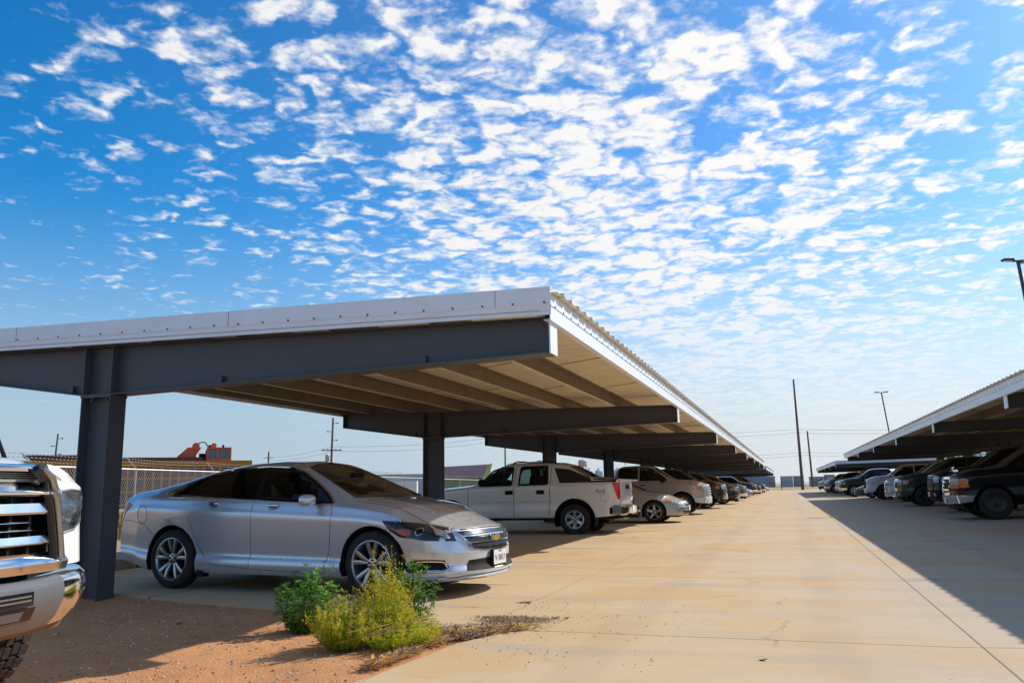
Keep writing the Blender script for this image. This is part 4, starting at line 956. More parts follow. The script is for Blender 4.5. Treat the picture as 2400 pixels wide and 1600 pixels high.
def avalanche(root):
    q = dict(xT=-1.09, xN=4.02,
        W=[(-1.09, .95), (-.8, .985), (3.5, .985), (3.9, .95), (4.02, .88)], sill=[(-1.09, .47), (-.5, .42), (2.6, .41), (4.02, .42)],
        belt=[(-1.09, 1.255), (.1, 1.225), (2.5, 1.19), (3.5, 1.10), (4.02, 1.0)], bely=[(-1.09, .93), (2.6, .93), (4.02, .86)],
        top=[(-1.09, 1.30), (-.50, 1.325), (-.40, 1.345), (.20, 1.69), (.45, 1.745), (1.2, 1.775), (1.7, 1.755), (1.95, 1.70), (2.55, 1.27), (2.7, 1.235), (3.55, 1.16), (3.9, 1.08), (4.02, 1.01)],
        rail=[(-1.09, .90), (-.45, .89), (.2, .74), (1.9, .70), (2.6, .83), (3.6, .78), (4.02, .72)], drop=[(-1.09, .015), (-.45, .02), (.25, .07), (1.9, .07), (2.5, .05), (4.02, .03)],
        side=[(0, .955), (.08, .975), (.2, .985), (.42, .978), (.47, .985), (.6, .99), (.85, 1.0), (.95, .995)],
        nose=dict(L=.7, c=.16, p=3.2, W=.95, z=[.4, .6, .8, 1.0, 1.1], d=[-.04, 0, 0, -.03, -.1]),
        tail=dict(L=.35, c=.06, p=5, W=.96, z=[.45, .8, 1.0, 1.25], d=[.03, 0, 0, .01]), smu=1)
    b = Body(q, .03); S, F, T, Rr = b.side, b.front, b.top, b.rear
    wp = paint('white_truck_paint', (.82, .81, .79), 0, .30, .06)
    wf = ([(1.585, 1.63), (1.9, 1.625), (2.12, 1.56), (2.40, 1.27)], [(1.585, 1.20), (2.45, 1.20)])
    wr_ = ([(.70, 1.645), (1.38, 1.64)], [(.66, 1.215), (1.40, 1.20)])
    hs = [[(1.61, 1.60), (1.9, 1.60), (2.10, 1.53), (2.36, 1.27), (2.38, 1.22), (1.61, 1.22)], [(.72, 1.61), (1.35, 1.61), (1.37, 1.23), (.69, 1.24)]]
    wsA, wsB = [(1.99, -.60), (1.93, 0), (1.99, .60)], [(2.50, -.73), (2.60, 0), (2.50, .73)]
    b.build(root, wp, [(0, .37), (3.2, .37)], .50, hs, [[(2.02, -.58), (1.96, 0), (2.02, .58), (2.47, .70), (2.56, 0), (2.47, -.70)]])
    for sg in (1, -1):
        patch(S, *wf, .005, 24, 5, .008, mir=sg).build('window', glassmat('pale_green_glass', (.55, .78, .74)), root)
        patch(S, *wr_, .005, 16, 5, .008, mir=sg).build('window', glassmat('dark_rear_glass', (.16, .19, .19)), root)
        g = MB()
        for a, b_ in (wf, wr_): ribbon(S, list(a) + list(b_)[::-1] + [a[0]], .04, .008, 40, .006, mb=g, mir=sg)
        g.build('window_frame', M_BLACK, root)
        # black sail panel and bed rail cladding
        g = patch(S, [(.52, 1.60), (.15, 1.56), (-.40, 1.32)], [(.36, 1.235), (-.1, 1.24), (-.42, 1.24)], .012, 24, 7, .02, mir=sg); g.build('sail_panel', mat('sail_black', (.022, .022, .023), .5, coat=.15), root)
        g = patch(S, [(-.38, 1.27), (-1.07, 1.28)], [(-.38, 1.238), (-1.07, 1.245)], .012, 12, 3, .02, mir=sg); g.build('bed_rail', M_BLACK, root)
        g = MB()
        for pth in ([(1.51, 1.66), (1.52, 1.2), (1.52, .45)], [(.60, 1.66), (.60, 1.2), (.61, .60), (.66, .45)], [(2.70, 1.20), (2.72, .9), (2.70, .44)]): ribbon(S, pth, .011, .002, 20, .003, mb=g, mir=sg)
        pts = [(-.74 + .10 * math.cos(a), .885 + .095 * math.sin(a)) for a in np.linspace(0, 2 * math.pi, 25)]; ribbon(S, pts, .005, .001, 30, .003, mb=g, mir=sg)
        g.build('door_gap', M_DARK, root)
        for x in (1.64, .84):
            p = S(x, 1.02); g = MB(); g.box((x, sg * (p.y + .004), 1.025), (.20, .02, .10)); g.box((x, sg * (p.y + .02), 1.03), (.17, .02, .04)); o = g.build('door_handle', M_BLACK, root); bv = o.modifiers.new('b', 'BEVEL'); bv.width = .012
        # tail lamp
        g = patch(S, [(-.93, 1.235), (-1.0, 1.23), (-1.085, 1.22)], [(-1.04, .86), (-1.06, .85), (-1.10, .84)], .012, 8, 8, .02, mir=sg); 
        patch(Rr, [(.93, 1.22), (.74, 1.22)], [(.93, .84), (.80, .84)], .014, 6, 6, .02, mb=g, mir=sg); g.build('tail_lamp', M_RED, root)
        well(root, 0, .37, .50, .985, sg); well(root, 3.2, .37, .50, .985, sg)
        for x in (0, 3.2): wheel(root, (x, sg * .86, .37), .375, .225, 'six', .26, sg)
        g = MB(); g.box((1.55, sg * .93, .385), (1.75, .14, .05)); g.build('running_board', M_BLACK, root)
        g = MB(); 
        for a0, a1 in ((.95, 1.45), (1.5, 1.85)): pass
        g.tube([(xx_, sg * .60, T(xx_, .60).z + dz_) for xx_, dz_ in ((.45, .0), (.6, .035), (1.0, .045), (1.5, .045), (1.75, .03), (1.85, -.005))], .013, 6); g.build('roof_rail', M_BLACK, root)
        text_mesh('4x4', .15, 'decal', mat('decal_grey', (.25, .22, .20), .5), root, (-.64, sg * (S(-.64, 1.02).y + .004), 1.03), (R(90), 0, R(180) if sg > 0 else 0), .001)
        ribbon(S, [(2.55, .80), (.62, .80)], .010, .003, 20, .003, mir=sg).build('side_moulding', mat('moulding_grey', (.45, .42, .38), .5), root)
    for xx in (1.0, 1.55):
        MB().tube([(xx, yy_, T(xx, 0).z + .035 - .02 * abs(yy_)) for yy_ in (-.6, -.3, 0, .3, .6)], .013, 6).build('roof_bar', M_BLACK, root)
    g = MB(); za = T(1.82, 0).z; g.prism([(1.92, za - .03), (1.80, za - .01), (1.76, za + .07), (1.80, za + .065)], lambda a, b_, t: (a, -.012 + t, b_), .024); g.build('antenna', M_BLACK, root)
    patch(T, wsA, wsB, .004, 18, 10, .008).build('windshield', glassmat('pale_green_glass', (.55, .78, .74)), root)
    g = MB()
    for a in (wsA, wsB): ribbon(T, a, .05, .007, 18, .005, mb=g)
    for sg in (1, -1): ribbon(T, [(1.99, sg * .60), (2.50, sg * .73)], .04, .007, 12, .005, mb=g)
    g.build('windshield_frame', M_BLACK, root)
    # black rear glass deck behind the cab, tailgate, spoiler, bumper
    patch(T, [(-.34, -.78), (-.34, .78)], [(.16, -.62), (.16, .62)], .006, 12, 8, .01).build('rear_window', M_TINT, root)
    patch(T, [(-1.06, -.84), (-1.06, .84)], [(-.44, -.84), (-.44, .84)], .006, 12, 6, .01).build('bed_cover', M_BLACK, root)
    g = patch(Rr, [(-.78, 1.24), (.78, 1.24)], [(-.78, .66), (.78, .66)], .02, 12, 8, .03); tg = g.build('tailgate', paint('tailgate_white', (.68, .68, .68), 0, .25, .1), root)
    p = Rr(0, 1.2); g = MB(); g.box((p.x - .05, 0, 1.285), (.20, 1.62, .045), ry=-.12); g.build('tailgate_lip', wp, tg)
    MB().box((p.x - .035, 0, 1.12), (.03, .34, .10)).build('tailgate_handle', M_BLACK, tg)
    p = Rr(0, .6); g = MB(); bx = p.x - .17
    prof = [(0, .50), (-.0, .66), (.05, .70), (.22, .70), (.22, .48), (.05, .47)]
    G = []
    for yy in np.linspace(-.98, .98, 21):
        s_ = .10 * (abs(yy) / .98) ** 6; G.append([(bx + a + s_ + (.0), yy, z) for a, z in prof + prof[:1]])
    g.grid(G); g.add(G[0][:-1], [tuple(range(6))]); g.add(G[-1][:-1], [tuple(range(6))])
    bp_ = g.build('rear_bumper', M_CHROME, root, angle=30)
    MB().box((bx - .004, 0, .60), (.01, .30, .14)).build('number_plate', M_WHITE_PL, bp_)
    for sg in (1, -1):
        MB().box((bx - .006, sg * .74, .60), (.012, .12, .10)).build('bumper_step', M_BLACK, bp_)
        MB().box((-.98, sg * .93, .57), (.26, .06, .16)).build('bumper_end', M_BLACK, root)
    g = MB(); g.box((bx + .02, 0, .42), (.34, .08, .08)); g.box((bx + .2, 0, .42), (.08, 1.1, .07)); g.tube([(bx - .14, 0, .44), (bx - .14, 0, .52)], .02, 8); g.build('tow_hitch', M_DARK, root)
    g = MB(); g.lathe([(0, -.03), (.018, -.02), (.026, 0), (.018, .02), (0, .03)], (bx - .14, 0, .54), axis='Z', n=12); g.build('tow_ball', M_CHROME, root)
    MB().tube([(.5, -.55, .36), (-.5, -.60, .34), (-1.0, -.62, .36)], .035, 8).build('exhaust_pipe', M_DCHROME, root)
    mirror_part(b, root, 2.36, 1.24, M_BLACK, (.16, .20, .19), arm=.05)
    seats(root, (1.45, .70), .38, .85, .72); steering(root, (1.98, .40, 1.20), .19)
    g = MB(); g.box((2.25, 0, 1.05), (.4, 1.5, .24)); g.build('dashboard', M_BLACK, root)
    MB().box((2.02, 0, 1.58), (.03, .25, .07)).build('rear_view_mirror', M_BLACK, root)
    g = MB(); g.box((1.4, 0, .44), (4.8, 1.2, .10)); g.box((0, 0, .37), (.2, 1.5, .18)); g.box((1.4, .0, .62), (2.6, 1.6, .04)); g.build('underbody', M_DARK, root)

def front_truck(root):
    """big white pickup seen close: curved chrome grille, lamp, chrome bumper. local: x forward, y left, origin on the ground below the nose centre"""
    W = 1.03
    def plan(y, k=1.0):   # nose curve in plan
        a = abs(y) / W; return -.06 * a ** 2 * k - .10 * a ** 8
    wp = paint('white_gloss_paint', (.80, .79, .76), 0, .22, .10)
    ysN = [-W + 2 * W * i / 44 for i in range(45)]
    def loft(name, prof, m, y0=-W, y1=W, n=44, parent=root, k=1.0, endfn=None, angle=40, mb=None, mi=0):
        """closed profile [(x,z)] swept along the nose curve"""
        g = mb or MB(); G = []
        for i in range(n + 1):
            y = y0 + (y1 - y0) * i / n; e = endfn(y) if endfn else (0, 0); G.append([(plan(y, k) + a + e[0], y, z + e[1]) for a, z in prof + prof[:1]])
        g.grid(G, mi); kq = len(prof); g.add(G[0][:-1], [tuple(range(kq))], mi); g.add(G[-1][:-1], [tuple(range(kq))], mi)
        return g if name is None else g.build(name, m, parent, angle=angle)
    # cab and body shell far behind the nose (kept whole so other views show a truck)
    KQ = dict(KINDS['pickup']); KQ['side'] = side_wall(KQ)
    kz = 1.04
    KQ['wb'] = 3.6
    KQ['top'] = [(a, b_ * 1.035) for a, b_ in KQ['top'][:-3]] + [(4.0, 1.375), (4.35, 1.345), (4.56, 1.29)]
    KQ['nose'] = dict(L=.5, c=.12, p=6, W=1.0, z=[.45, .62, .8, 1.0, 1.15, 1.3], d=[-.2, -.14, -.12, -.10, -.10, -.16])
    KQ['sill'] = [(-1.12, .60), (4.2, .62), (4.56, .86)]
    b = Body(KQ, .04); ox = -4.74
    old = set(root.children)
    b.build(root, wp, [(0, .42), (3.6, .42)], .55)
    for sg in (1, -1):
        for A, B in KQ['win']: patch(b.side, [(x, z * 1.03) for x, z in A], [(x, z * 1.03) for x, z in B], .006, 16, 4, .008, mir=sg).build('window', M_TINT, root)
        well(root, 0, .42, .55, 1.0, sg); well(root, 3.6, .42, .55, 1.0, sg)
    patch(b.top, *KQ['ws'], .005, 12, 8, .008).build('windshield', M_TINT, root)
    mirror_part(b, root, 2.9, 1.36, M_BLACK, (.22, .26, .28), arm=.08)
    for o in [c for c in root.children if c not in old]: o.location.x += ox
    # off-road tyres with tread blocks
    for xx in (-.88, -4.74):
        for sg in (1, -1):
            c = (xx, sg * .90, .43); r = .43; w = .29
            g = MB(); g.lathe([(.25, -.14), (.27, -.15), (.36, -.155), (.40, -.14), (.41, -.12), (.41, .12), (.40, .14), (.36, .155), (.27, .15), (.25, .14)], c, n=48)
            if xx > -2:
                for k in range(34):
                    a = 2 * math.pi * k / 34
                    for j, (yy, wd, of) in enumerate(((-.115, .062, 0), (-.055, .05, .5), (.0, .05, 0), (.055, .05, .5), (.115, .062, 0))):
                        aa = a + of * math.pi / 34; P = (c[0] + .412 * math.cos(aa), c[1] + yy, c[2] + .412 * math.sin(aa)); g.box(P, (.030, wd * .92, .058), ry=-aa)
            o = g.build('wheel', M_TYRE, root, angle=30)
            g = MB(); y = sg; g.lathe([(.25, y * .13), (.235, y * .12), (.2, y * .02), (.07, y * .05), (0, y * .06)], c, n=32); g.build('rim', M_DALLOY, o)
    # bonnet front lip (white) and chrome hood strip, from measured heights
    loft('bonnet_edge', [(-.62, 1.30), (-.40, 1.325), (-.22, 1.325), (-.10, 1.305), (-.05, 1.285), (-.06, 1.255), (-.62, 1.22)], wp, -.74, .74, endfn=lambda y: (-.10 * max(0, abs(y) - .5) / .24, -.08 * max(0, (abs(y) - .45) / .29) ** 1.5))
    ch = MB()
    ce = lambda y: (0, 0)
    loft('chrome_strip', [(-.08, 1.288), (-.05, 1.284), (-.002, 1.256), (-.006, 1.243), (-.06, 1.24)], M_CHROME, -.70, .70, endfn=lambda y: (0, -.05 * max(0, (abs(y) - .5) / .2) ** 2))
    # vent slot with lit mesh behind
    loft('vent_slot', [(-.10, 1.243), (-.05, 1.243), (-.055, 1.19), (-.10, 1.19)], M_BLACK, -.66, .66)
    g = MB()
    for k in range(5):
        z = 1.234 - k * .0095; loft(None, None, None) if False else loft(None, [(-.055, z - .0016), (-.048, z - .0016), (-.048, z + .0016), (-.055, z + .0016)], None, -.64, .64, 30, mb=g)
    for k in range(64):
        y = -.64 + k * .0203; x = plan(y) - .047
        g.box((x, y, 1.197), (.006, .007, .012), rx=.7); g.box((x, y + .010, 1.197), (.006, .007, .012), rx=-.7)
    g.build('vent_mesh', M_GALV, root)
    loft('chrome_band', [(-.06, 1.192), (-.028, 1.190), (.012, 1.150), (.022, 1.138), (.02, 1.128), (-.06, 1.126)], M_CHROME, -.68, .68)
    # grille box and bars
    grb = loft('grille', [(-.16, 1.12), (-.075, 1.12), (-.075, .80), (-.16, .80)], M_BLACK, -.66, .66)
    for zz, th, xo in ((1.062, .050, .012), (.996, .014, .0), (.957, .014, -.002), (.905, .040, .008)):
        loft('grille_bar', [(-.06, zz - th * .8), (xo - .006, zz - th * .62), (xo, zz - th * .42), (xo - .016, zz + th * .45), (-.05, zz + th * .62)], M_CHROME, -.645, .645, parent=grb)
    g = MB()
    for k in range(-5, 6):
        y = k * .128; x = plan(y) - .07; g.span((x, y - .006, .82), (x + .05, y + .006, 1.11))
    g.build('grille_rib', M_BLACK, grb)
    # side frames of the grille (chrome outer, dark inner)
    for sg in (1, -1):
        g = MB(); pts = []
        for y, z in ((.53, 1.262), (.60, 1.21), (.64, 1.13), (.665, 1.05), (.69, .95), (.71, .86), (.72, .80)): pts.append((plan(y) + .012, sg * y, z))
        for (a, b2) in ((.035, 0),): 
            tq = np.linspace(0, 6, 25); pq = np.array(pts); g.tube([tuple(np.interp(u_, range(7), pq[:, c_]) for c_ in range(3)) for u_ in tq], [float(np.interp(u_, range(7), [.016, .022, .024, .022, .020, .020, .022])) for u_ in tq], 14)
        g.build('grille_frame', M_DCHROME, grb, angle=70)
        g = MB(); g.tube([(p[0] - .005, p[1] - sg * .045, p[2] - .008) for p in pts], .022, 8); g.build('grille_inner_frame', M_GBLACK, grb)
    loft('chrome_sill', [(-.08, .835), (-.02, .838), (.018, .80), (.028, .785), (.012, .742), (-.08, .738)], M_CHROME, -.77, .77)
    # headlight: housing, reflector bowls, clear cover
    for sg in (1, -1):
        def hp(y, z, o=0): return (plan(y) - .02 + o - .25 * max(0, (y - .93)) , sg * y, z)
        A = [(.67, 1.14), (.80, 1.15), (.92, 1.14), (.985, 1.12)]; B = [(.755, .925), (.86, .94), (.95, .98), (1.01, 1.03)]
        A_, B_ = resample(A, 14), resample(B, 14)
        g = MB(); G = [[hp(*(A_[i] * (1 - j / 7) + B_[i] * j / 7), .0 + .018 * math.sin(math.pi * j / 7)) for j in range(8)] for i in range(14)]; g.grid(G)
        G2 = [[(p[0] - .10, p[1], p[2]) for p in r] for r in G]; g.grid(G2, 1)
        ring = lambda Q: Q[0] + [r[-1] for r in Q[1:]] + Q[-1][::-1][1:] + [r[0] for r in Q[::-1][1:]]
        g.grid([ring(G), ring(G2)], 1)
        hl = g.build('headlight', [glassmat('lamp_cover', (.86, .90, .93)), mat('lamp_housing', (.90, .91, .92), .35, 0, bump=.5, bscale=38)], root)
        g = MB()
        for (y, z, r) in ((.83, 1.055, .052), (.925, 1.075, .034), (.90, .99, .03)):
            x = plan(y) - .06; g.lathe([(r, .03), (r * .96, .0), (r * .7, -.03), (r * .3, -.045), (0, -.05)], (x, sg * y, z), axis='X', n=20)
        g.build('reflector', M_REFL, hl)
        g = MB(); 
        for k in range(7): z = 1.10 - k * .022; y = .735 + k * .006; g.box((plan(y) - .035, sg * y, z), (.02, .035, .004))
        g.build('reflector_ribs', M_REFL, hl)
        g = MB(); g.tube([hp(*(np.array(a)), .006) for a in A], .008, 6); g.tube([hp(*(np.array(a)), .006) for a in B], .008, 6); g.tube([hp(.985, 1.115, .006), hp(1.01, 1.03, .006)], .008, 6); g.build('lamp_edge', M_DCHROME, hl)
        g = MB(); g.box((plan(.985) - .07, sg * .99, 1.07), (.03, .02, .045)); g.build('turn_lamp', mat('dim_red', (.40, .06, .05), .3, coat=.5), hl)
        # white wing below the lamp flowing down to the bumper
        A = [(.765, .925), (.86, .94), (.955, .98), (1.02, 1.03)]; B = [(.77, .765), (.88, .765), (.98, .77), (1.05, .79)]; A_, B_ = resample(A, 12), resample(B, 12); g = MB()
        G = [[(plan(y) - .012 - .25 * max(0, y - .93) + .02 * j / 5, sg * y, z) for j in range(6) for y, z in [A_[i] * (1 - j / 5) + B_[i] * j / 5]] for i in range(12)]; g.grid(G)
        g.grid([[G[-1][j], (G[-1][j][0] - .42, sg * 1.035, G[-1][j][2])] for j in range(6)]); g.build('wing', wp, root)
        # corner of the bonnet above the lamp
        g = MB(); G = []
        for i, y in enumerate(np.linspace(.66, 1.0, 10)):
            zt_ = 1.285 - .115 * ((y - .66) / .34) ** 1.6
            G.append([(plan(y) - .035 - .1 * (y > .97), sg * y, 1.145 - .03 * max(0, (y - .9) / .1)), (plan(y) - .03, sg * y, (zt_ + 1.14) / 2), (plan(y) - .07, sg * y, zt_), (plan(y) - .35, sg * y, zt_ + .035), (plan(y) - .75, sg * y, zt_ + .05)])
        g.grid(G); g.build('bonnet_corner', wp, root)
    # bumper: chrome corners, pewter middle, black intake
    bx = .055
    be = lambda y: (-.05 * max(0, (abs(y) - .85) / .18) ** 2, -.025 + .03 * max(0, (abs(y) - .55) / .48))
    for sg in (1, -1):
        o = loft('bumper_corner', [(-.12, .725), (bx - .03, .735), (bx, .715), (bx + .012, .66), (bx - .0, .60), (bx - .035, .535), (bx - .08, .485), (-.12, .485)], M_CHROME, sg * .70, sg * 1.05, 20, k=1.0, endfn=lambda y: (be(y)[0], be(y)[1]))
        g = MB(); g.lathe([(0, .0), (.035, .005), (.042, -.01), (.042, -.04)], (plan(.93) + bx - .035, sg * .93, .63), axis='X', n=18); g.build('fog_lamp', M_CLEAR, o)
    o = loft('bumper', [(-.12, .725), (bx - .03, .737), (bx + .002, .715), (bx + .015, .66), (bx + .003, .60), (bx - .032, .535), (bx - .078, .487), (-.12, .485)], mat('pewter_bumper', (.17, .175, .185), .34, .35, nscale=30, namt=.2), -.70, .70, endfn=be)
    loft('bumper_intake', [(-.05, .665), (bx + .018, .665), (bx + .020, .60), (bx - .0, .60)], M_GBLACK, -.46, .46, parent=o, endfn=lambda y: (.012, 0))
    for zz in (.645, .625): loft('intake_slat', [(bx + .02, zz - .004), (bx + .036, zz - .004), (bx + .036, zz + .004), (bx + .02, zz + .004)], M_DCHROME, -.44, .44, parent=o)
    loft('bumper_recess', [(bx - .05, .585), (bx + .008, .588), (bx - .022, .525), (bx - .06, .52)], M_GBLACK, -.50, .50, parent=o, endfn=lambda y: (.004, 0))
    loft('bumper_pad', [(bx - .05, .572), (bx + .014, .574), (bx - .010, .532), (bx - .06, .53)], mat('pewter_dark', (.16, .165, .17), .4, .3), -.42, .42, parent=o)
    loft('air_dam', [(-.20, .48), (-.06, .48), (-.09, .43), (-.22, .42)], mat('dusty_plastic', (.16, .10, .055), .8, nscale=6, namt=.6, ncol=(.30, .18, .09)), -.92, .92)
    g = MB(); g.box((-2.75, 0, .52), (4.6, 1.1, .12)); g.box((-1.0, 0, .43), (.14, 1.5, .14)); g.box((-4.74, 0, .43), (.2, 1.5, .2)); g.box((-.35, 0, .78), (.3, 1.4, .6)); g.build('underbody', M_DARK, root)
    MB().tube([(-.62, .93, 1.30), (-.74, .95, 1.50)], [.014, .007], 8).build('antenna', M_BLACK, root)
# ------------------------------------------------------------ placing the vehicles
imp = empty('sedan', (-7.07, 8.27, 0), 'silver four-door sedan with dark tinted windows, parked nearest under the left carport', 'car', -.105)
sedan_detail(imp)
for o in imp.children: o.location.y += .927
tr = empty('pickup_truck', (-3.56, 2.74, -.01), 'white pickup with big chrome grille and headlight, cut off by the left photo edge', 'pickup truck', R(5))
front_truck(tr)
av = empty('pickup_truck', (-4.93, 19.45 + .985, -.03), 'white pickup with black sail panels and red tail lamp, parked nose-in past the silver sedan', 'pickup truck', math.pi)
avalanche(av)
GL = 'vehicles parked under the left carport'; GR = 'vehicles parked under the right carport'
def left(name, label, cat, near, nose, kind, pm, sc=1.0, **k):
    q = KINDS[kind]; W = q['W'][1][1] * sc
    return vehicle(name, label, cat, (nose - q['xN'] * sc, near + W, 0), 0, kind, pm, group=GL, scale=sc, **k)
def right(name, label, cat, near, nose, kind, pm, sc=1.0, z=None, **k):
    q = KINDS[kind]; W = q['W'][1][1] * sc; x = nose + q['xN'] * sc
    r, b = vehicle(name, label, cat, (x, near + W, slope_z(x)), math.pi, kind, pm, group=GR, scale=sc, **k)
    r.rotation_euler = (0, .03, math.pi); return r
P = paint
left('sedan', 'low silver coupe with amber corner lamp, its nose beside the white pickup tail', 'car', 25.2, -3.0, 'sedan', P('beige_silver', (.50, .47, .43), .5, .32, .14), h=.035, style='five', mirrors=None)
def silv_extra(root, b):
    for sg in (1, -1):
        g = MB()
        for k in range(3): ribbon(b.side, [(1.3 - k * .10, 1.18), (1.9 - k * .1, .78)], .05, .004, 8, .004, mb=g, mir=sg)
        g.build('side_decal', mat('decal_dark', (.10, .10, .11), .4), root)
    MB().tube([(1.35, -.3, 1.90), (1.33, -.3, 2.03)], .012, 6).build('antenna', M_BLACK, root)
left('pickup_truck', 'silver pickup with dark side windows, white-and-chrome grille and diagonal side decals', 'pickup truck', 32.2, -2.98, 'pickup', P('warm_silver', (.46, .44, .41), .55, .32, .14), h=.05, front='bars', lamp_amber=True, bumper=mat('white_bumper', (.62, .64, .66), .3), grille_body=mat('white_bumper', (.62, .64, .66), .3), extra=silv_extra)
left('pickup_truck', 'black pickup with chrome grille, directly beyond the silver pickup', 'pickup truck', 40.0, -2.92, 'pickup', P('black_paint', (.012, .013, .018), 0, .25, .08), front='mesh', style='steel', rim_mat=M_DALLOY, bumper=M_GBLACK)
left('suv', 'black sport utility vehicle with amber corner lamp, beyond the black pickup', 'suv', 48.5, -2.82, 'suv', P('black_paint2', (.016, .018, .016), 0, .25, .08), front='mesh', bumper=P('black_paint2', (.016, .018, .016)), chrome=M_ALLOY)
left('suv', 'grey sport utility vehicle with bright lower bumper, sixth in the left row', 'suv', 58.0, -2.85, 'suv', P('grey_paint', (.13, .14, .16), .6, .3, .1), front='bars', lamp_amber=False)
left('sedan', 'pale silver sedan in the left row, wedged between a grey and a dark vehicle', 'car', 66.5, -2.80, 'sedan', P('pale_silver', (.55, .55, .54), .6, .3, .1), over=dict())
left('pickup_truck', 'dark blue pickup with shiny grille, small and far down the left row', 'pickup truck', 74.5, -2.78, 'pickup', P('navy_paint', (.02, .03, .055), .2, .3, .1), front='split', lamp_amber=False, h=.08, sc=.95)
left('suv', 'dark charcoal vehicle just before the maroon one, far down the left row', 'suv', 84.0, -2.75, 'suv', P('char_paint', (.04, .04, .045), .2, .3, .1), h=.08, lamp_amber=False)
left('suv', 'maroon sport utility vehicle near the far end of the left row', 'suv', 96.0, -2.66, 'suv', P('maroon_paint', (.17, .018, .02), .2, .3, .1), h=.08, lamp_amber=False, sc=1.05)
left('sedan', 'small white car at the very end of the left row', 'car', 107.0, -2.55, 'sedan', P('white_far', (.65, .64, .62), 0, .35, .1), h=.08, lamp_amber=False)

def ford_extra(root, b):
    F = b.front; z = 1.10
    for sg in (1, -1):
        p = F(.80, .93)
        g = patch(F, [(.60, 1.06), (.93, 1.06)], [(.60, .89), (.93, .89)], .018, 8, 4, .02, mir=sg); g.build('headlight', mat('aged_lamp', (.40, .38, .26), .3, coat=.6), root)
        patch(F, [(.60, .888), (.94, .888)], [(.60, .81), (.94, .81)], .02, 8, 3, .02, mir=sg).build('turn_lamp', mat('orange_lens', (.75, .14, .01), .2, coat=.5), root)
        q1 = F(.94, 1.0); patch(b.side, [(q1.x - .17, 1.06), (q1.x + .01, 1.06)], [(q1.x - .22, .83), (q1.x + .01, .83)], .012, 5, 4, .02, mir=sg).build('turn_lamp', M_AMBER, root)
    g = MB(); xx = b.top(4.30, 0).x
    g.box((4.30, 0, 1.27), (.12, .50, .05)); g.box((4.33, .0, 1.36), (.06, .34, .02)); g.box((4.33, 0, 1.31), (.03, .05, .1)); g.build('bonnet_ornament', M_CHROME, root)
right('pickup_truck', 'black heavy-duty pickup with chrome framed grille and amber lamps, nearest under the right carport', 'pickup truck', 24.1, 3.98, 'pickup', P('black_paint3', (.004, .005, .008), 0, .2, .0), h=.04, front='bars', style='steel', rim_mat=M_DALLOY, lamp_amber=False, sc=1.0, extra=ford_extra)
right('pickup_truck', 'lifted black pickup with dark bumper, half hidden behind the nearest black pickup on the right', 'pickup truck', 29.0, 4.30, 'pickup', P('black_paint4', (.004, .004, .005), 0, .35, .01), front='mesh', rim_mat=M_DALLOY, bumper=M_BLACK, chrome=M_DALLOY, lift=.08, lamp_amber=False)
right('pickup_truck', 'dark green-grey pickup with stacked chrome grille bars, third in the right row', 'pickup truck', 36.8, 4.13, 'pickup', P('green_grey_paint', (.035, .055, .06), .3, .3, .03), h=.05, front='mesh', rim_mat=M_DALLOY, bumper=P('green_grey_paint', (.045, .065, .07)))
right('suv', 'white sport utility vehicle with amber lamp, beside the green-grey pickup', 'suv', 44.5, 4.50, 'suv', P('white_paint5', (.60, .64, .66), 0, .3, .08), front='bars', bumper=P('white_paint5', (.60, .64, .66)), sc=1.08)
right('pickup_truck', 'white pickup with black grille and tall hood, mid right row', 'pickup truck', 51.0, 4.05, 'pickup', P('white_paint6', (.66, .68, .70), 0, .3, .08), front='mesh', chrome=M_BLACK, bumper=P('white_paint6', (.66, .68, .70)), rim_mat=M_DALLOY, lamp_amber=False)
right('sedan', 'small dark blue sedan between the white and the chrome-nosed black pickups', 'car', 57.0, 3.92, 'sedan', P('dark_blue_paint', (.02, .025, .05), .2, .3, .08))
right('pickup_truck', 'black pickup with wide chrome grille and bumper catching sun, right row', 'pickup truck', 63.0, 3.28, 'pickup', P('black_paint7', (.012, .013, .016), 0, .25, .06), front='bars', lamp_amber=False)
right('pickup_truck', 'pale blue-white pickup directly behind the chrome-nosed black one', 'pickup truck', 70.0, 3.40, 'pickup', P('white_paint8', (.55, .60, .64), 0, .3, .08), front='bars', lamp_amber=False)
right('pickup_truck', 'slate grey pickup in the sunlit gap before the far right carport', 'pickup truck', 83.0, 3.05, 'pickup', P('slate_paint', (.12, .14, .17), .5, .3, .08), h=.08, front='mesh', lamp_amber=False)
right('pickup_truck', 'white pickup parked farthest along the right row', 'pickup truck', 93.5, 2.85, 'pickup', P('white_paint9', (.62, .63, .64), 0, .3, .08), h=.08, front='mesh', bumper=M_BLACK, lamp_amber=False)
# ------------------------------------------------------------ fence
FP = [(-16.2, 9.0), (-16.9, 15.0), (-17.63, 19.08), (-18.3, 23.35), (-19.3, 29.0), (-20.1, 34.0), (-20.8, 39.15), (-21.73, 45.0), (-23.0, 52.0), (-24.0, 59.4), (-25, 66), (-26, 74), (-27, 82), (-28, 91), (-29, 100), (-30, 110), (-31, 120), (-32, 130), (-33, 142)]
fence = empty('chain_link_fence', (FP[0][0], FP[0][1], 0), 'tall galvanised chain-link fence with barbed wire arms behind the left carport', 'fence')
def fp(o): o.location = (-FP[0][0], -FP[0][1], 0); return o
for i, (x, y) in enumerate(FP):
    m = MB(); m.tube([(x, y, 0), (x, y, 1.84)], .03, 8); m.tube([(x, y, 1.82), (x - .24, y - .10, 2.12)], .014, 6); fp(m.build('post', M_GALV, fence))
m = MB(); m.tube([(x, y, 1.80) for x, y in FP], .024, 6); fp(m.build('top_rail', M_GALV, fence))
m = MB()
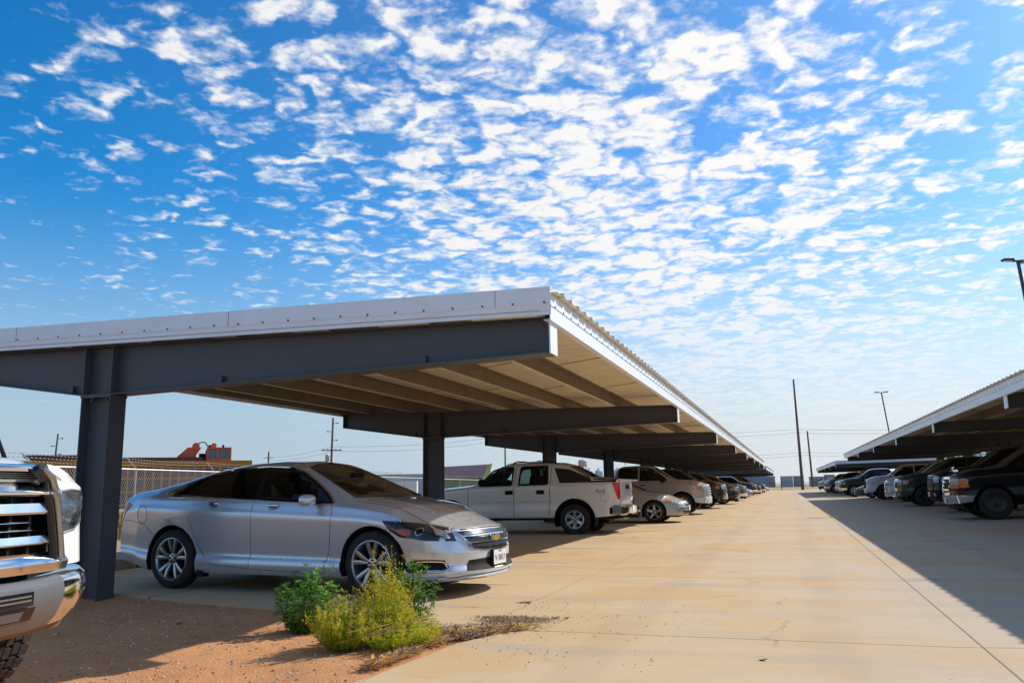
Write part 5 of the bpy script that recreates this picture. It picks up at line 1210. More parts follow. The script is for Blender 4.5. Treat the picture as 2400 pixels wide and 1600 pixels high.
for k in range(3):
    f = (k + 1) / 3.2
    for (xa, ya), (xb, yb) in zip(FP[:-1], FP[1:]):
        pts = [(xa + (xb - xa) * t - .24 * f, ya + (yb - ya) * t - .1 * f, 1.83 + .29 * f - .03 * math.sin(math.pi * t)) for t in np.linspace(0, 1, 7)]
        m.tube(pts, .0035, 3, cap=False)
        if ya < 45:
            L = math.hypot(xb - xa, yb - ya); n = int(L / .14)
            for q in range(n):
                t = (q + .5) / n; p = (xa + (xb - xa) * t - .24 * f, ya + (yb - ya) * t - .1 * f, 1.83 + .29 * f - .03 * math.sin(math.pi * t)); m.box(p, (.012, .012, .05), rx=.7)
fp(m.build('barbed_wire', M_GALV, fence, smooth=False, normals=False))
for (xa, ya), (xb, yb) in zip(FP[:-1], FP[1:]):
    m = MB(); L = math.hypot(xb - xa, yb - ya); far = ya > 44; d = .105 if not far else .25; w = .0042 if not far else .0035; H = 1.78
    ux, uy = (xb - xa) / L, (yb - ya) / L
    vs, fs = [], []
    for sgn in (1, -1):
        s0 = -H
        while s0 < L + H:
            a, b_ = (s0, .04), (s0 + H * .86 * 1.0, .04 + H)
            if sgn < 0: a, b_ = (s0 + H * .86, .04), (s0, .04 + H)
            # clip to 0..L
            (a0, z0_), (a1, z1_) = a, b_
            t0, t1 = 0., 1.
            da = a1 - a0
            for lo, hi in ((0, L),):
                ta, tb = (lo - a0) / da, (hi - a0) / da; ta, tb = min(ta, tb), max(ta, tb); t0, t1 = max(t0, ta), min(t1, tb)
            if t1 > t0 + .01:
                P0 = (a0 + da * t0, z0_ + (z1_ - z0_) * t0); P1 = (a0 + da * t1, z0_ + (z1_ - z0_) * t1)
                b0 = len(vs)
                for (q, z) in (P0, P1):
                    X_, Y_ = xa + ux * q, ya + uy * q
                    vs += [(X_ - uy * w, Y_ + ux * w, z), (X_ + uy * w * .5 + ux * w, Y_ - ux * w * .5 + uy * w, z), (X_ + uy * w * .5 - ux * w, Y_ - ux * w * .5 - uy * w, z)]
                fs += [(b0, b0 + 1, b0 + 4, b0 + 3), (b0 + 1, b0 + 2, b0 + 5, b0 + 4), (b0 + 2, b0, b0 + 3, b0 + 5)]
            s0 += d
    m.add(vs, fs); fp(m.build('mesh_panel', M_GALV, fence, smooth=False, normals=False))
M_POSTB = mat('black_post', (.03, .03, .032), .6)
ff = empty('end_fence', (-20, 144, 0), 'low black-posted fence across the far end of the drive before the field', 'fence')
m_all = [-20 + 6.2 * i for i in range(12)]
for x in m_all:
    MB().tube([(x + 20, 0, -.05), (x + 20, 0, 1.85 + slope_z(x) * .3)], .07, 6).build('post', M_POSTB, ff)
m = MB(); m.tube([(m_all[0] + 20, 0, 1.1), (m_all[-1] + 20, 0, 1.6)], .02, 4); m.tube([(m_all[0] + 20, 0, .4), (m_all[-1] + 20, 0, .9)], .02, 4); m.build('rail', M_POSTB, ff)

# ------------------------------------------------------------ yellow trailer-mounted machine with orange crane cab, behind the fence
M_YEL = mat('yellow_steel', (.46, .21, .015), .6, nscale=2, namt=.5, ncol=(.26, .12, .015)); M_RUST = mat('rust_steel', (.17, .06, .035), .75, nscale=2, namt=.5, ncol=(.08, .04, .03)); M_ORG = mat('orange_paint', (.74, .13, .05), .5, nscale=3, namt=.3)
ax = Vector((-25.0, 34.6, 0)); bx_ = Vector((-32.6, 28.4, 0)); dv = (bx_ - ax); Lm = dv.length; rzm = math.atan2(dv.y, dv.x)
mach = empty('yellow_conveyor_trailer', (ax.x, ax.y, 0), 'long yellow ribbed steel trailer behind the fence at the left', 'trailer', rzm)
m = MB(); m.box((Lm / 2, -.95, 2.48), (Lm, .14, .26)); m.box((Lm / 2, .95, 2.48), (Lm, .14, .26)); m.box((Lm / 2, 0, 2.46), (Lm, 1.76, .08)); m.build('deck_beam', M_YEL, mach)
m = MB(); m.box((Lm / 2 + .9, 0, 2.69), (Lm - 2.6, 1.3, .16)); m.box((Lm - 1.2, 0, 2.83), (2.2, 1.0, .12)); m.build('load_bed', M_RUST, mach)
m = MB(); k = 0.
while k < Lm:
    m.box((k, .88, 1.40), (.07, .08, 1.9)); m.box((k, -.88, 1.40), (.07, .08, 1.9)); k += .36
m.box((Lm / 2, .86, 2.33), (Lm, .06, .05)); o_ = m.build('side_rib', M_YEL, mach, smooth=False); o_['kind'] = 'stuff'
for zz in (.62, 1.2, 1.8):
    q = MB(); q.box((Lm / 2, .9, zz), (Lm, .10, .07)); q.box((Lm / 2, -.9, zz), (Lm, .10, .07)); q.build('side_rail', M_YEL, mach)
m = MB(); m.box((Lm / 2, 0, 1.40), (Lm, 1.2, 1.9)); m.build('frame_core', M_RUST, mach)
m = MB()
for xx in (1.2, 2.4, Lm - 1.6): m.lathe([(0, -1.0), (.45, -1.0), (.45, 1.0), (0, 1.0)], (xx, 0, .45), axis='Y', n=20)
m.build('wheel', M_TYRE, mach)
cr = empty('orange_loader_cab', (ax.x + dv.x / Lm * .55, ax.y + dv.y / Lm * .55, -.19), 'orange machine cab and jointed arm standing on the yellow trailer', 'machine', rzm)
m = MB(); m.box((.95, 0, 2.84), (1.1, 1.3, .10)); m.box((.95, 0, 3.28 + .12), (1.1, 1.3, .07))
for xx in (.43, 1.47, 1.02):
    for yy in (-.62, .62): m.box((xx, yy, 3.1), (.07, .07, .56))
m.build('cab_frame', M_ORG, cr)
m = MB(); m.box((.95, 0, 3.1), (1.02, 1.22, .5)); m.build('cab_window', mat('dusty_glass', (.12, .15, .18), .2, coat=.3), cr)
m = MB(); m.box((1.5, .3, 3.05), (.12, .5, .5)); m.build('cab_door', mat('dark_red_paint', (.30, .05, .04), .5), cr)
m = MB(); m.prism([(1.75, 2.76), (2.75, 2.76), (2.85, 2.98), (2.35, 3.45), (1.75, 3.45), (2.0, 3.05)], lambda a, b_, t: (a, -.2 + t, b_), .4); m.build('arm', M_ORG, cr)
m = MB(); m.lathe([(0, -.28), (.17, -.28), (.17, .28), (0, .28)], (2.0, 0, 3.50), axis='Y', n=14); m.lathe([(0, -.2), (.13, -.2), (.13, .2), (0, .2)], (1.2, .2, 3.52), axis='Y', n=12); m.build('pivot', M_ORG, cr)
m = MB(); m.tube([(1.95, .1, 3.45), (1.85, .1, 3.68), (1.6, .1, 3.70), (1.45, .1, 3.48)], .03, 6); m.box((1.7, .1, 2.95), (.3, .5, .4)); m.build('hydraulic_hose', M_BLACK, cr)
m = MB(); m.box((.75, -.4, 3.54), (.10, .12, .12)); m.tube([(.75, -.4, 3.4), (.75, -.4, 3.5)], .02, 5); m.box((1.35, -.4, 3.52), (.16, .2, .14)); m.build('work_lamp', M_BLACK, cr)

# ------------------------------------------------------------ distant buildings and structures
def wall_bldg(name, label, cat, c, d, rz, mwall, mroof, roof_h=.0, over=.2, windows=None):
    r = empty(name, (c[0], c[1], 0), label, cat, rz)
    m = MB(); m.box((0, 0, d[2] / 2), d); m.build('wall', mwall, r)
    m = MB()
    if roof_h:
        x, y = d[0] / 2 + over, d[1] / 2 + over; z = d[2] + .003
        m.add([(-x, -y, z), (x, -y, z), (x, y, z), (-x, y, z), (-x, 0, z + roof_h), (x, 0, z + roof_h)], [(0, 1, 5, 4), (3, 4, 5, 2), (0, 4, 3), (1, 2, 5), (0, 3, 2, 1)])
    else: m.box((0, 0, d[2] + .1), (d[0] + over, d[1] + over, .2))
    m.build('roof', mroof, r, smooth=False)
    for w in (windows or []):
        m = MB(); m.box(w[0], w[1]); m.build(w[2], w[3], r, smooth=False)
    return r
M_PGREEN = mat('green_cladding', (.10, .22, .06), .6, nscale=1, namt=.3); M_LGREEN = mat('lime_cladding', (.38, .55, .18), .6); M_PURP = mat('plum_roof', (.11, .065, .085), .6, nscale=.5, namt=.3)
gb = empty('green_building', (-31.9, 80.0, 0), 'green building with plum sloping roof, seen above the fence past the second column', 'building', R(18))
m = MB(); m.box((0, 0, 1.05), (5.3, 5, 2.1)); m.build('wall', M_PGREEN, gb)
m = MB(); m.add([(-2.75, -2.7, 2.15), (2.3, -2.7, 2.15), (2.75, 0, 3.55), (-2.3, 0, 3.35), (-2.75, 2.7, 2.15), (2.75, 2.7, 2.15)], [(0, 1, 2, 3), (3, 2, 5, 4), (0, 3, 4), (1, 5, 2), (0, 4, 5, 1)]); m.build('roof', M_PURP, gb, smooth=False)
m = MB(); m.prism([(1.75, 1.4), (2.45, 1.4), (3.05, 3.55), (2.65, 3.45)], lambda a, b_, t: (a, -2.86 + t, b_), .12); m.build('gable_trim', M_LGREEN, gb)
m = MB(); m.box((-2.62, -2.75, 2.5), (.5, .1, 1.0)); m.build('corner_panel', M_PGREEN, gb)
M_HAZEW = mat('haze_cladding', (.42, .45, .53), .7, nscale=.1, namt=.2)  # distance haze mixed into the cladding colour
wall_bldg('warehouse', 'long haze-pale grey warehouse far beyond the fence and the white lorries', 'warehouse', (-90, 184, 0), (22, 20, 4.6), R(25), M_HAZEW, M_HAZEW, .4)
M_TW = mat('lorry_white', (.72, .73, .74), .4)
for i, (x, y) in enumerate(((-57.2, 109.2), (-53.2, 110.6))):
    lt = empty('lorry', (x, y, 0), ('small white lorry cab, left of two beyond the fence' if i == 0 else 'white box trailer lorry, right of two beyond the fence'), 'lorry', R(20), 'white lorries beyond the fence')
    m = MB()
    if i == 0: m.box((0, 0, 1.3), (2.2, 2.2, 1.3)); m.box((.2, 0, 1.95), (1.5, 2.0, .5)); 
    else: m.box((0, 0, 1.45), (3.4, 2.3, 1.7))
    m.build('body', M_TW, lt); m = MB()
    for xx in (-.8, .8): m.lathe([(0, -1.15), (.45, -1.15), (.45, 1.15), (0, 1.15)], (xx, 0, .45), axis='Y', n=14)
    m.build('wheel', M_TYRE, lt)
    if i == 0: m = MB(); m.box((-.4, -1.12, 1.6), (.7, .05, .45)); m.build('window', M_TINT, lt)
wt_ = empty('water_tower', (-214, 887, 0), 'distant cream water tower on thin legs, seen between the far columns', 'water tower')
m = MB(); m.lathe([(0, 22), (4.4, 23.2), (4.8, 24), (4.8, 28.6), (3.5, 29.8), (0, 30.6)], (0, 0, 0), axis='Z', n=24); m.build('tank', mat('tower_cream', (.50, .46, .38), .6), wt_)
m = MB()
for k in range(6): a = k * math.pi / 3; m.tube([(4.6 * math.cos(a), 4.6 * math.sin(a), 24), (5.8 * math.cos(a), 5.8 * math.sin(a), 0)], .28, 5)
m.tube([(0, 0, 0), (0, 0, 22.5)], .7, 8); m.build('leg', mat('tower_leg', (.35, .34, .32), .7), wt_)
for k in range(5):
    t = empty('storage_tank', (-72.5 + 3.3 * k, 296 + .9 * k, 0), 'white upright storage tank in the far row, number %s from the left' % ('one', 'two', 'three', 'four', 'five')[k], 'tank', group='white storage tanks')
    m = MB(); m.lathe([(0, 0), (1.45, 0), (1.45, 6.6), (.4, 7.2), (0, 7.3)], (0, 0, 0), axis='Z', n=20); m.build('shell', mat('tank_white', (.60, .62, .64), .5), t)
    m = MB(); m.box((0, 0, 7.5), (.9, .9, .25)); m.build('top_hatch', M_GALV, t)
wall_bldg('blue_shed', 'blue-grey metal building past the far end of the left carport', 'building', (-9.2, 214, 0), (7.4, 12, 3.2), R(3), mat('blue_cladding', (.22, .29, .38), .6), mat('blue_roof', (.25, .31, .38), .5), .0)
random.seed(11)
xx = -8.0; k = 0; cols = [(.34, .32, .31), (.46, .47, .48), (.28, .27, .27), (.40, .42, .45), (.33, .30, .27), (.50, .50, .50)]
desc = ['brown-grey', 'pale grey', 'dark grey', 'blue-grey', 'tan', 'white']
ords = ['first', 'second', 'third', 'fourth', 'fifth', 'sixth', 'seventh', 'eighth', 'ninth', 'tenth', 'eleventh', 'twelfth', 'thirteenth']
while xx < 34 and k < 13:
    w = 2.6 + random.random() * 2.2; hh = 2.7 + random.random() * .7
    o = wall_bldg('storage_unit', '%s storage shed across the field, %s from the left' % (desc[k % 6], ords[k]), 'shed', (xx + w / 2, 272 + .15 * xx), (w, 6, hh), 0, mat('shed%d' % (k % 6), cols[k % 6], .7), mat('shed_roof', (.38, .36, .34), .6), 0, .1,
        [((0, -3.03, hh * .45), (w * .6, .06, hh * .8), 'door', mat('shed_door%d' % (k % 3), cols[(k + 2) % 6], .6))])
    o['group'] = 'storage sheds across the field'; xx += w + (.15 if random.random() < .6 else 1.6); k += 1
# glazed building behind the right carport
ob = empty('office_building', (18.5, 95, slope_z(18.5)), 'dark wall with tall glass panes tinted sky-reflection blue glimpsed under the right carport', 'building')
m = MB(); m.box((4, 0, 3.6), (8, 136, 7.2)); m.build('wall', mat('office_wall', (.12, .11, .10), .8, nscale=.4, namt=.3), ob)
M_BLUEG = mat('sky_tinted_glass', (.13, .42, .62), .06, .85)  # blue of the reflected sky is tinted into the mirror panes
for k in range(11):
    y = -58 + 11.5 * k
    m = MB(); m.box((-.03, y, 3.4), (.06, 5.4, 5.2)); w = m.build('window', M_BLUEG, ob)
    m = MB(); 
    for yy in (-2.7, 0, 2.7): m.box((-.07, y + yy, 3.4), (.08, .09, 5.3))
    m.box((-.068, y, 3.1), (.07, 5.4, .08)); m.build('window_frame', mat('office_frame', (.30, .29, .27), .5), w)

# ------------------------------------------------------------ poles, wires, lights
def pole(label, base, top, r0, r1, arms=(), group='wooden utility poles', knobs=()):
    p = empty('utility_pole', base, label, 'utility pole', 0, group); t = Vector(top) - Vector(base)
    m = MB(); m.tube([(0, 0, -.3), tuple(t * .5), tuple(t)], [r0, (r0 + r1) / 2, r1], 8); m.build('shaft', M_WOOD, p)
    for f, w in arms:
        c = t * f; m = MB(); m.box(tuple(c), (w, .14, .12), rz=R(20)); m.build('crossarm', M_WOOD, p)
        m = MB(); 
        for s_ in (-.45, -.2, .2, .45): m.box((c.x + w * s_ * .94, c.y + w * s_ * .34, c.z + .14), (.09, .09, .18))
        m.build('insulator', M_GALV, p)
    for f, s_ in knobs:
        c = t * f; m = MB(); m.tube([(c.x, c.y, c.z), (c.x + s_ * .55, c.y + s_ * .2, c.z + .02)], .035, 5); m.box((c.x + s_ * .6, c.y + s_ * .2, c.z + .02), (.22, .16, .12)); m.build('bracket', M_BLACK, p)
    return p
pole('tall bare pole behind the fence left of the near column', (-92.6, 85.4, 0), (-92.4, 85.65, 9.2), .17, .10, knobs=((.93, 1), (.82, -1), (.70, 1), (.62, -1)))
pole('short far pole with crossarm above the sedan roof', (-131.7, 189.9, 0), (-131.7, 189.9, 11.7), .28, .20, arms=((.86, 2.6),))
p3 = pole('pole with crossarm and grey transformer above the sedan windshield', (-58, 97.6, 0), (-57.35, 96.9, 10.7), .19, .12, arms=((.60, 2.6),), knobs=((.93, 1), (.83, -1), (.72, 1)))
m = MB(); m.lathe([(0, 0), (.26, .04), (.28, .1), (.28, .85), (.2, .95), (0, .97)], (-.25, -.45, 4.9), axis='Z', n=14); m.build('transformer', M_GALV, p3)
pole('thin pole seen between the first two beams above the white pickup', (-42.4, 124, 0), (-42.4, 124, 9.6), .16, .11, arms=((.93, 2.4),))
pole('tallest wooden pole at the end of the drive between the two carport rows', (1.95, 150.6, 0), (1.75, 149, 18.7), .27, .14)
pole('second thinner pole right of the tallest pole at the end of the drive', (5.9, 247, 0), (5.5, 245.5, 15.4), .30, .20)
pole('far tiny pole with curved lamp arm above the far right carport', (18.5, 262, 0), (18.5, 262, 10.5), .16, .12)
def wire(label, pts, sag, r=.018):
    P_ = []
    for (a, b_) in zip(pts[:-1], pts[1:]):
        for t in np.linspace(0, 1, 13)[:-1]: P_.append((a[0] + (b_[0] - a[0]) * t, a[1] + (b_[1] - a[1]) * t, a[2] + (b_[2] - a[2]) * t - sag * 4 * t * (1 - t)))
    P_.append(pts[-1]); m = MB(); m.tube(P_, r, 4, cap=False); o = m.build('power_line', M_WIRE); tag(o, label, 'wire', 'overhead power lines')
wire('upper overhead cable crossing right from the tallest pole', [(1.2, 149, 10.1), (40, 161, 9.9), (90, 178, 10)], .3); wire('lower overhead cable crossing right from the tallest pole', [(1.2, 149, 9.5), (40, 161, 9.2), (90, 178, 9.4)], .3)
wire('upper overhead cable running left from the tallest pole to behind the roof edge', [(1.2, 149, 10.1), (-42.4, 124, 9.2), (-57.6, 97.3, 6.9), (-131.7, 189.9, 10.3)], .5); wire('lower overhead cable running left from the tallest pole to behind the roof edge', [(1.2, 149, 9.5), (-42.4, 124, 8.6), (-57.6, 97.3, 6.3), (-131.7, 189.9, 9.6)], .6)
wire('upper cable from the second pole to the small lamp pole', [(-40, 225, 8.2), (5.6, 246, 9.6), (18.5, 262, 10.0)], .5, .03); wire('lower cable from the second pole to the small lamp pole', [(-40, 225, 7.5), (5.6, 246, 8.7), (18.5, 262, 9.2)], .5, .03)
M_LP = mat('bronze_pole', (.05, .05, .06), .45, .3)
def light_pole(label, base, h, heads, lean=(0, 0)):
    p = empty('light_pole', base, label, 'light pole', 0, 'parking lot light poles'); tx, ty = lean
    m = MB(); m.box((tx * .5, ty * .5, h / 2), (.12, .12, h), ry=math.atan2(tx, h)); m.build('shaft', M_LP, p)
    for dx, dy in heads:
        a = math.atan2(dy, dx); m = MB(); m.box((tx + dx * .16, dy * .16, h - .04), (.24, .08, .07), rz=a); m.box((tx + dx * .48, dy * .48, h + .01), (.46, .30, .09), rz=a); o = m.build('lamp_head', M_LP, p)
        m = MB(); m.box((tx + dx * .48, dy * .48, h - .045), (.36, .22, .02), rz=a); m.build('lens', mat('lamp_lens', (.55, .55, .5), .3), o)
    return p
light_pole('slim lamp post with two flat heads rising behind the right carport', (11.2, 98.5, 0), 10.8, ((1, 0), (-1, 0)), (-1.0, 0))
light_pole('dark lamp post with flat heads cut by the right edge of the photo', (11.1, 41.4, .3), 10.55, ((-.9, -.35), (.5, .9)), (-.65, 0))
def canopy_light(x, y, z, lab):
    r = empty('ceiling_light', (x, y, z), lab, 'light fixture', 0, 'lights under the left carport'); m = MB(); m.box((0, 0, -.03), (.12, 1.1, .06)); m.build('housing', M_GALV, r)
    m = MB(); m.box((0, 0, -.075), (.10, 1.05, .03)); m.build('diffuser', mat('diffuser', (.7, .6, .42), .5), r)
canopy_light(-3.6, 20.2, 2.72, 'strip light hanging just past the second beam of the left carport'); canopy_light(-3.6, 67, 2.72, 'strip light near the far end of the left carport ceiling')

# ------------------------------------------------------------ weeds and litter
def leafmat(name, c1, c2, tr=.35):
    m = bpy.data.materials.new(name); m.use_nodes = True; t = m.node_tree; t.nodes.clear()
    gm = N(t, 'ShaderNodeNewGeometry'); o = N(t, 'ShaderNodeOutputMaterial')
    col = mixc(t, gm.outputs['Random Per Island'], c1, c2)
    b = N(t, 'ShaderNodeBsdfPrincipled', ins={'Roughness': .5, 'Specular IOR Level': .4}); t.links.new(col, b.inputs['Base Color'])
    tl = N(t, 'ShaderNodeBsdfTranslucent'); t.links.new(mixc(t, 1.0, col, (1.3, 1.4, .6), 'MULTIPLY'), tl.inputs[0])
    mx = N(t, 'ShaderNodeMixShader', ins={0: tr}); t.links.new(b.outputs[0], mx.inputs[1]); t.links.new(tl.outputs[0], mx.inputs[2]); t.links.new(mx.outputs[0], o.inputs[0]); return m
def rv(a, b): return random.uniform(a, b)
def add_leaf(g, p, d, L, w, mi=0, droop=.3):
    d = Vector(d).normalized(); s_ = d.cross(Vector((0, 0, 1)));
    if s_.length < .05: s_ = Vector((1, 0, 0))
    s_.normalize(); s_ = (s_ + d.cross(s_) * rv(-.6, .6)).normalized(); p = Vector(p); n = s_.cross(d)
    a = p + d * L * .45 - Vector((0, 0, L * .04)); e = p + d * L - Vector((0, 0, L * droop))
    g.add([p, a + s_ * w / 2, a - s_ * w / 2, e, a - n * w * .12], [(0, 4, 1), (0, 2, 4), (1, 4, 3), (4, 2, 3)], mi)
def bush(name, label, c, stems, hgt, spread, leafL, leafW, n_leaf, mats, lean=(0, 0), fine=False, seed=1):
    random.seed(seed); r = empty(name, c, label, 'weed'); g = MB(); gl = MB()
    for s_ in range(stems):
        a = rv(0, 2 * math.pi); q = math.sqrt(random.random()); h = hgt * (1 - .45 * q) * rv(.75, 1.15); bx, by = spread * q * .35 * math.cos(a), spread * q * .35 * math.sin(a)
        tx, ty = spread * q * math.cos(a) + lean[0] * h, spread * q * math.sin(a) + lean[1] * h
        pts = []
        for t in np.linspace(0, 1, 7): pts.append(Vector((bx + (tx - bx) * t ** .8 + rv(-.02, .02) * t, by + (ty - by) * t ** .8 + rv(-.02, .02) * t, h * (t ** (1.0 if q < .6 else 1.35)))))
        g.tube(pts, [(.0022 if fine else .004) * (1 - .6 * t) for t in np.linspace(0, 1, 7)], 4)
        for k in range(n_leaf):
            t = rv(.08, 1.0); i = min(int(t * 6), 5); f = t * 6 - i; p = pts[i].lerp(pts[i + 1], f); b_ = rv(0, 2 * math.pi)
            if fine:
                # short side twig with tiny leaves
                dd = Vector((math.cos(b_), math.sin(b_), rv(.5, 1.6))).normalized(); L2 = rv(.02, .075) * (1.15 - t * .6); e = p + dd * L2
                for q2 in range(6):
                    pp = p.lerp(e, rv(.1, 1)); add_leaf(gl, pp, (rv(-1, 1), rv(-1, 1), rv(-.2, 1)), leafL * rv(.6, 1.3), leafW, 0 if t < .8 else 1, 0)
            else:
                dd = Vector((math.cos(b_), math.sin(b_), rv(-.15, .75))); add_leaf(gl, p, dd, leafL * rv(.6, 1.25) * (1.1 - t * .35), leafW * rv(.7, 1.2), 0, rv(.1, .5))
        if not fine:
            for k in range(7): b_ = k * .9; add_leaf(gl, pts[-1], (math.cos(b_), math.sin(b_), rv(.4, 1.2)), leafL * .6, leafW * .8, 0, .1)
    g.build('stem', mats[0], r); gl.build('foliage', mats[1:], r, smooth=False, normals=False); return r
M_STEM = mat('green_stem', (.10, .13, .03), .7); M_LG = leafmat('leaf_green', (.07, .20, .022), (.21, .38, .08)); M_LD = leafmat('leaf_dark', (.05, .15, .02), (.14, .28, .04)); M_LY = leafmat('leaf_yellow', (.36, .46, .014), (.62, .60, .03), .45); M_LO = leafmat('leaf_ochre', (.55, .42, .03), (.55, .50, .07), .4)
bush('leafy_weed', 'dense green leafy weed at the slab edge below the sedan door', (-3.86, 6.16, -.02), 48, .52, .27, .078, .024, 30, (M_STEM, M_LG), seed=5)
bush('leafy_weed', 'dark long-leaved weed in front of the sedan front wheel, behind the yellow one', (-3.02, 6.36, -.02), 26, .60, .26, .10, .024, 26, (M_STEM, M_LD), seed=8)
OST = mat('ochre_stem', (.34, .30, .04), .7)
bush('feathery_weed', 'feathery yellow-green weed, leftmost clump on the dirt in front of the sedan', (-3.16, 5.56, -.02), 120, .40, .27, .017, .006, 34, (OST, M_LY, M_LO), fine=True, seed=12, lean=(-.1, 0))
bush('feathery_weed', 'low yellow-green weed sprawling right over the straw', (-2.80, 5.66, -.02), 95, .26, .34, .016, .006, 34, (OST, M_LY, M_LO), fine=True, seed=15, lean=(.35, .15))
bush('feathery_weed', 'upright yellow-green weed between the leafy weeds, taller than its neighbours', (-3.02, 5.88, -.02), 85, .58, .24, .017, .006, 34, (OST, M_LY, M_LO), fine=True, seed=16)
bush('feathery_weed', 'tall ochre-tipped sprigs rising from the top of the yellow-green weed', (-2.98, 5.86, -.02), 26, .74, .24, .013, .005, 34, (mat('ochre_stem', (.34, .30, .04), .7), M_LO, M_LO), fine=True, seed=14)
bush('dry_weed', 'dark thin grass tuft behind the leafy weed', (-3.92, 6.62, 0), 9, .62, .10, .10, .006, 6, (M_STEM, M_LD), seed=20)
# twigs lying through the yellow weed
g = MB(); random.seed(4)
for k in range(7):
    x, y = -3.0 + rv(-.2, .2), 5.45 + rv(-.15, .2); a = rv(-.2, .9); g.tube([(x, y, rv(.04, .15)), (x + .2 * math.cos(a), y + .2 * math.sin(a), rv(.1, .2)), (x + .42 * math.cos(a + .3), y + .42 * math.sin(a + .3), rv(.1, .26))], .003, 4)
tag(g.build('dry_twigs', mat('dry_twig', (.42, .26, .11), .8)), 'bare tan twigs tangled in the yellow-green weed', 'twigs', kind='stuff')
# straw and leaf litter spilling over the slab
def litter(name, n, poly, mats, size, zf, seed, straw=.5):
    random.seed(seed); g = MB()
    for k in range(n):
        a, b_, c_ = random.choice(poly); t = random.random(); x = a[0] + (b_[0] - a[0]) * t + random.gauss(0, c_); y = a[1] + (b_[1] - a[1]) * t + random.gauss(0, c_ * .55); z = zf(x, y, a, b_, c_) + rv(0, .006)
        L = size * rv(.5, 1.6)
        if random.random() < straw:
            an = rv(0, math.pi); g.tube([(x, y, z), (x + L * math.cos(an), y + L * math.sin(an), z + rv(0, .018))], .0014, 3, mi=random.randrange(len(mats)))
        else: add_leaf(g, (x, y, z + .004), (rv(-1, 1), rv(-1, 1), rv(-.1, .5)), L * .7, L * .4, random.randrange(len(mats)), 0)
    return g.build(name, mats, smooth=False, normals=False)
M_S1 = mat('straw_gold', (.62, .33, .07), .8); M_S2 = mat('straw_brown', (.30, .18, .09), .9); M_S3 = mat('leaf_brown', (.20, .13, .08), .9); M_S4 = mat('straw_pale', (.42, .32, .2), .85)
poly = [((-2.85, 6.25), (-2.35, 6.55), .10), ((-2.45, 6.6), (-2.0, 6.98), .075), ((-2.6, 6.9), (-2.15, 6.95), .07), ((-2.55, 5.95), (-2.35, 6.2), .07)]
tag(litter('dead_leaf_litter', 4200, poly, [M_S2, M_S3, M_S4], .02, lambda x, y, a, b_, c_: rv(0, .028), 2, .35), 'brown leaf litter blown in a strip across the slab corner', 'litter', kind='stuff')
poly = [((-2.75, 5.95), (-2.3, 6.35), .10), ((-2.5, 6.1), (-2.08, 6.55), .05), ((-2.7, 5.55), (-2.55, 5.9), .05), ((-2.62, 4.9), (-2.56, 5.5), .025)]
tag(litter('straw', 3800, poly, [M_S1, M_S1, M_S4, M_S2], .055, lambda x, y, a, b_, c_: rv(0, .035), 3, .9), 'golden dry straw beside the yellow-green weed', 'straw', kind='stuff')
# pebbles and crumbs on the dirt
random.seed(9); g = MB()
for k in range(5200):
    x, y = rv(-7.6, -2.55), rv(3.6, 7.7)
    if x > np.interp(y, [3.2, 4.54, 5, 5.4, 5.85, 6.22], [-2.56, -2.52, -2.47, -2.43, -2.40, -2.27]) - .02 or y > np.interp(x, [e[0] for e in L_EDGE], [e[1] for e in L_EDGE]) - .03: continue
    s_ = abs(random.gauss(0, .0055)) + .002; z = -.020 + mnoise.fractal(Vector((x * 1.3, y * 1.3, .3)), .8, 2.0, 4) * .022 * min(1, dist_edge(x, y) * 2.5)
    q = [(x + s_ * rv(.6, 1.2) * a, y + s_ * rv(.6, 1.2) * b_, z + (s_ * .8 if i == 4 else 0)) for i, (a, b_) in enumerate(((1, 0), (0, 1), (-1, 0), (0, -1), (rv(-.3, .3), rv(-.3, .3))))]
    g.add(q, [(0, 1, 4), (1, 2, 4), (2, 3, 4), (3, 0, 4)], random.randrange(3))
tag(g.build('pebbles', [mat('peb1', (.52, .38, .27), .9), mat('peb2', (.30, .17, .10), .9), mat('peb3', (.60, .50, .42), .9)], smooth=False, normals=False), 'small stones scattered over the red dirt', 'gravel', kind='stuff')
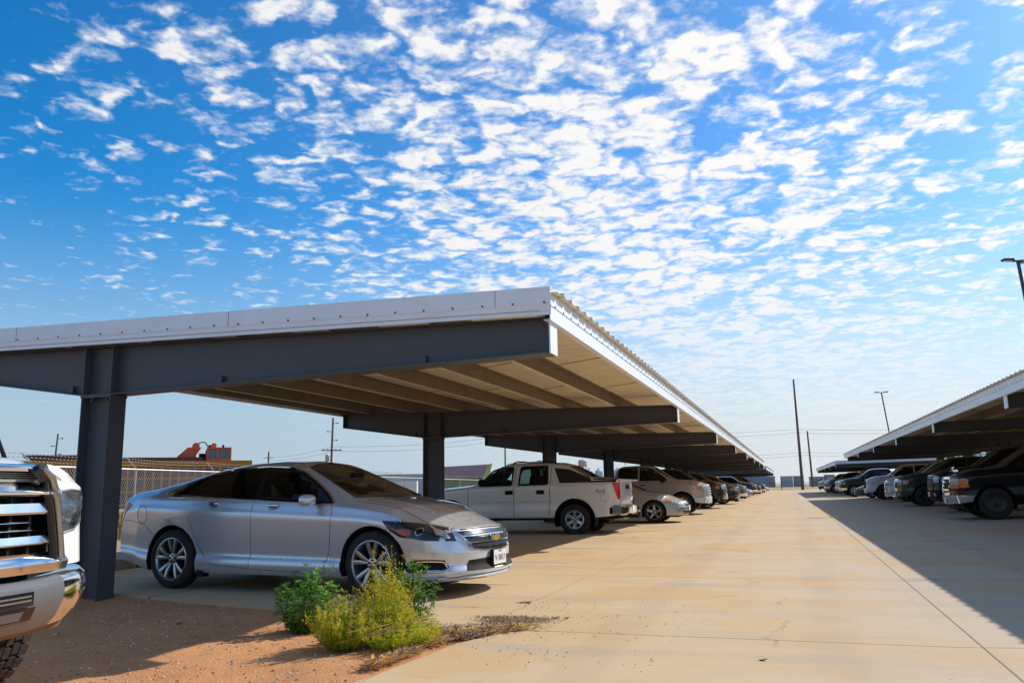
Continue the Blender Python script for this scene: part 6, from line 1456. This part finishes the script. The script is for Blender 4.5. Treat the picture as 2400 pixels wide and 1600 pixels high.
for k, (x, y, s_, lab) in enumerate(((-2.62, 7.98, .075, 'curled dry leaf on the sunlit slab right of the sedan bumper'), (-.28, 5.76, .06, 'single dark leaf lying in the middle of the near drive'), (-1.98, 7.15, .06, 'dark dead leaf at the tip of the litter strip'), (-5.2, 6.2, .05, 'rust coloured leaf on the shaded dirt'))):
    random.seed(30 + k); g = MB()
    for q in range(6 if k != 1 else 2): add_leaf(g, (x + rv(-s_, s_) * (k != 1), y + rv(-.3, .3) * s_, .004 if k < 3 else -.01), (rv(.5, 1), rv(-.3, .3), .1), s_ * 1.2, s_ * .35, 0, -.05)
    tag(g.build('dead_leaf', mat('rust_leaf', (.20, .06, .02), .8) if k == 3 else M_S3, smooth=False, normals=False), lab, 'leaf')
# stubble weeds in front of the fence and in the yard
random.seed(21); g = MB()
for k in range(2600):
    t = random.random(); i = int(t * 8); a, b_ = FP[i], FP[i + 1]; f = t * 8 - i; x = a[0] + (b_[0] - a[0]) * f + abs(random.gauss(0, .8)); y = a[1] + (b_[1] - a[1]) * f; h = rv(.15, .75)
    for q in range(4): g.tube([(x, y, 0), (x + rv(-.1, .1), y + rv(-.1, .1), h)], .006, 3, cap=False, mi=random.randrange(2)); add_leaf(g, (x + rv(-.05, .05), y, h * rv(.4, 1)), (rv(-1, 1), rv(-1, 1), .6), .09, .03, random.randrange(2))
tag(g.build('tall_dry_grass', [M_S4, leafmat('dull_green', (.12, .15, .04), (.22, .20, .06))], smooth=False, normals=False), 'dry grass and weeds along the foot of the chain-link fence', 'grass', kind='stuff')

random.seed(44); g = MB()
for k in range(260):
    t = random.random() ** 1.6; x = -2.5 + 1.6 * t + rv(-.1, .1); y = 5.2 + rv(0, 3.2)
    if x < np.interp(y, [4.54, 5, 5.4, 5.85, 6.22, 6.5], [-2.52, -2.47, -2.43, -2.40, -2.27, -2.6]) + .02: continue
    s_ = rv(.002, .007); q = [(x + s_ * a, y + s_ * b_, .001 + (s_ if i == 4 else 0)) for i, (a, b_) in enumerate(((1, 0), (0, 1), (-1, 0), (0, -1), (.1, .1)))]; g.add(q, [(0, 1, 4), (1, 2, 4), (2, 3, 4), (3, 0, 4)], random.randrange(2))
tag(g.build('loose_grit', [mat('peb2', (.30, .17, .10), .9), M_S3], smooth=False, normals=False), 'loose crumbs of dirt and leaf scattered on the slab near the litter strip', 'gravel', kind='stuff')
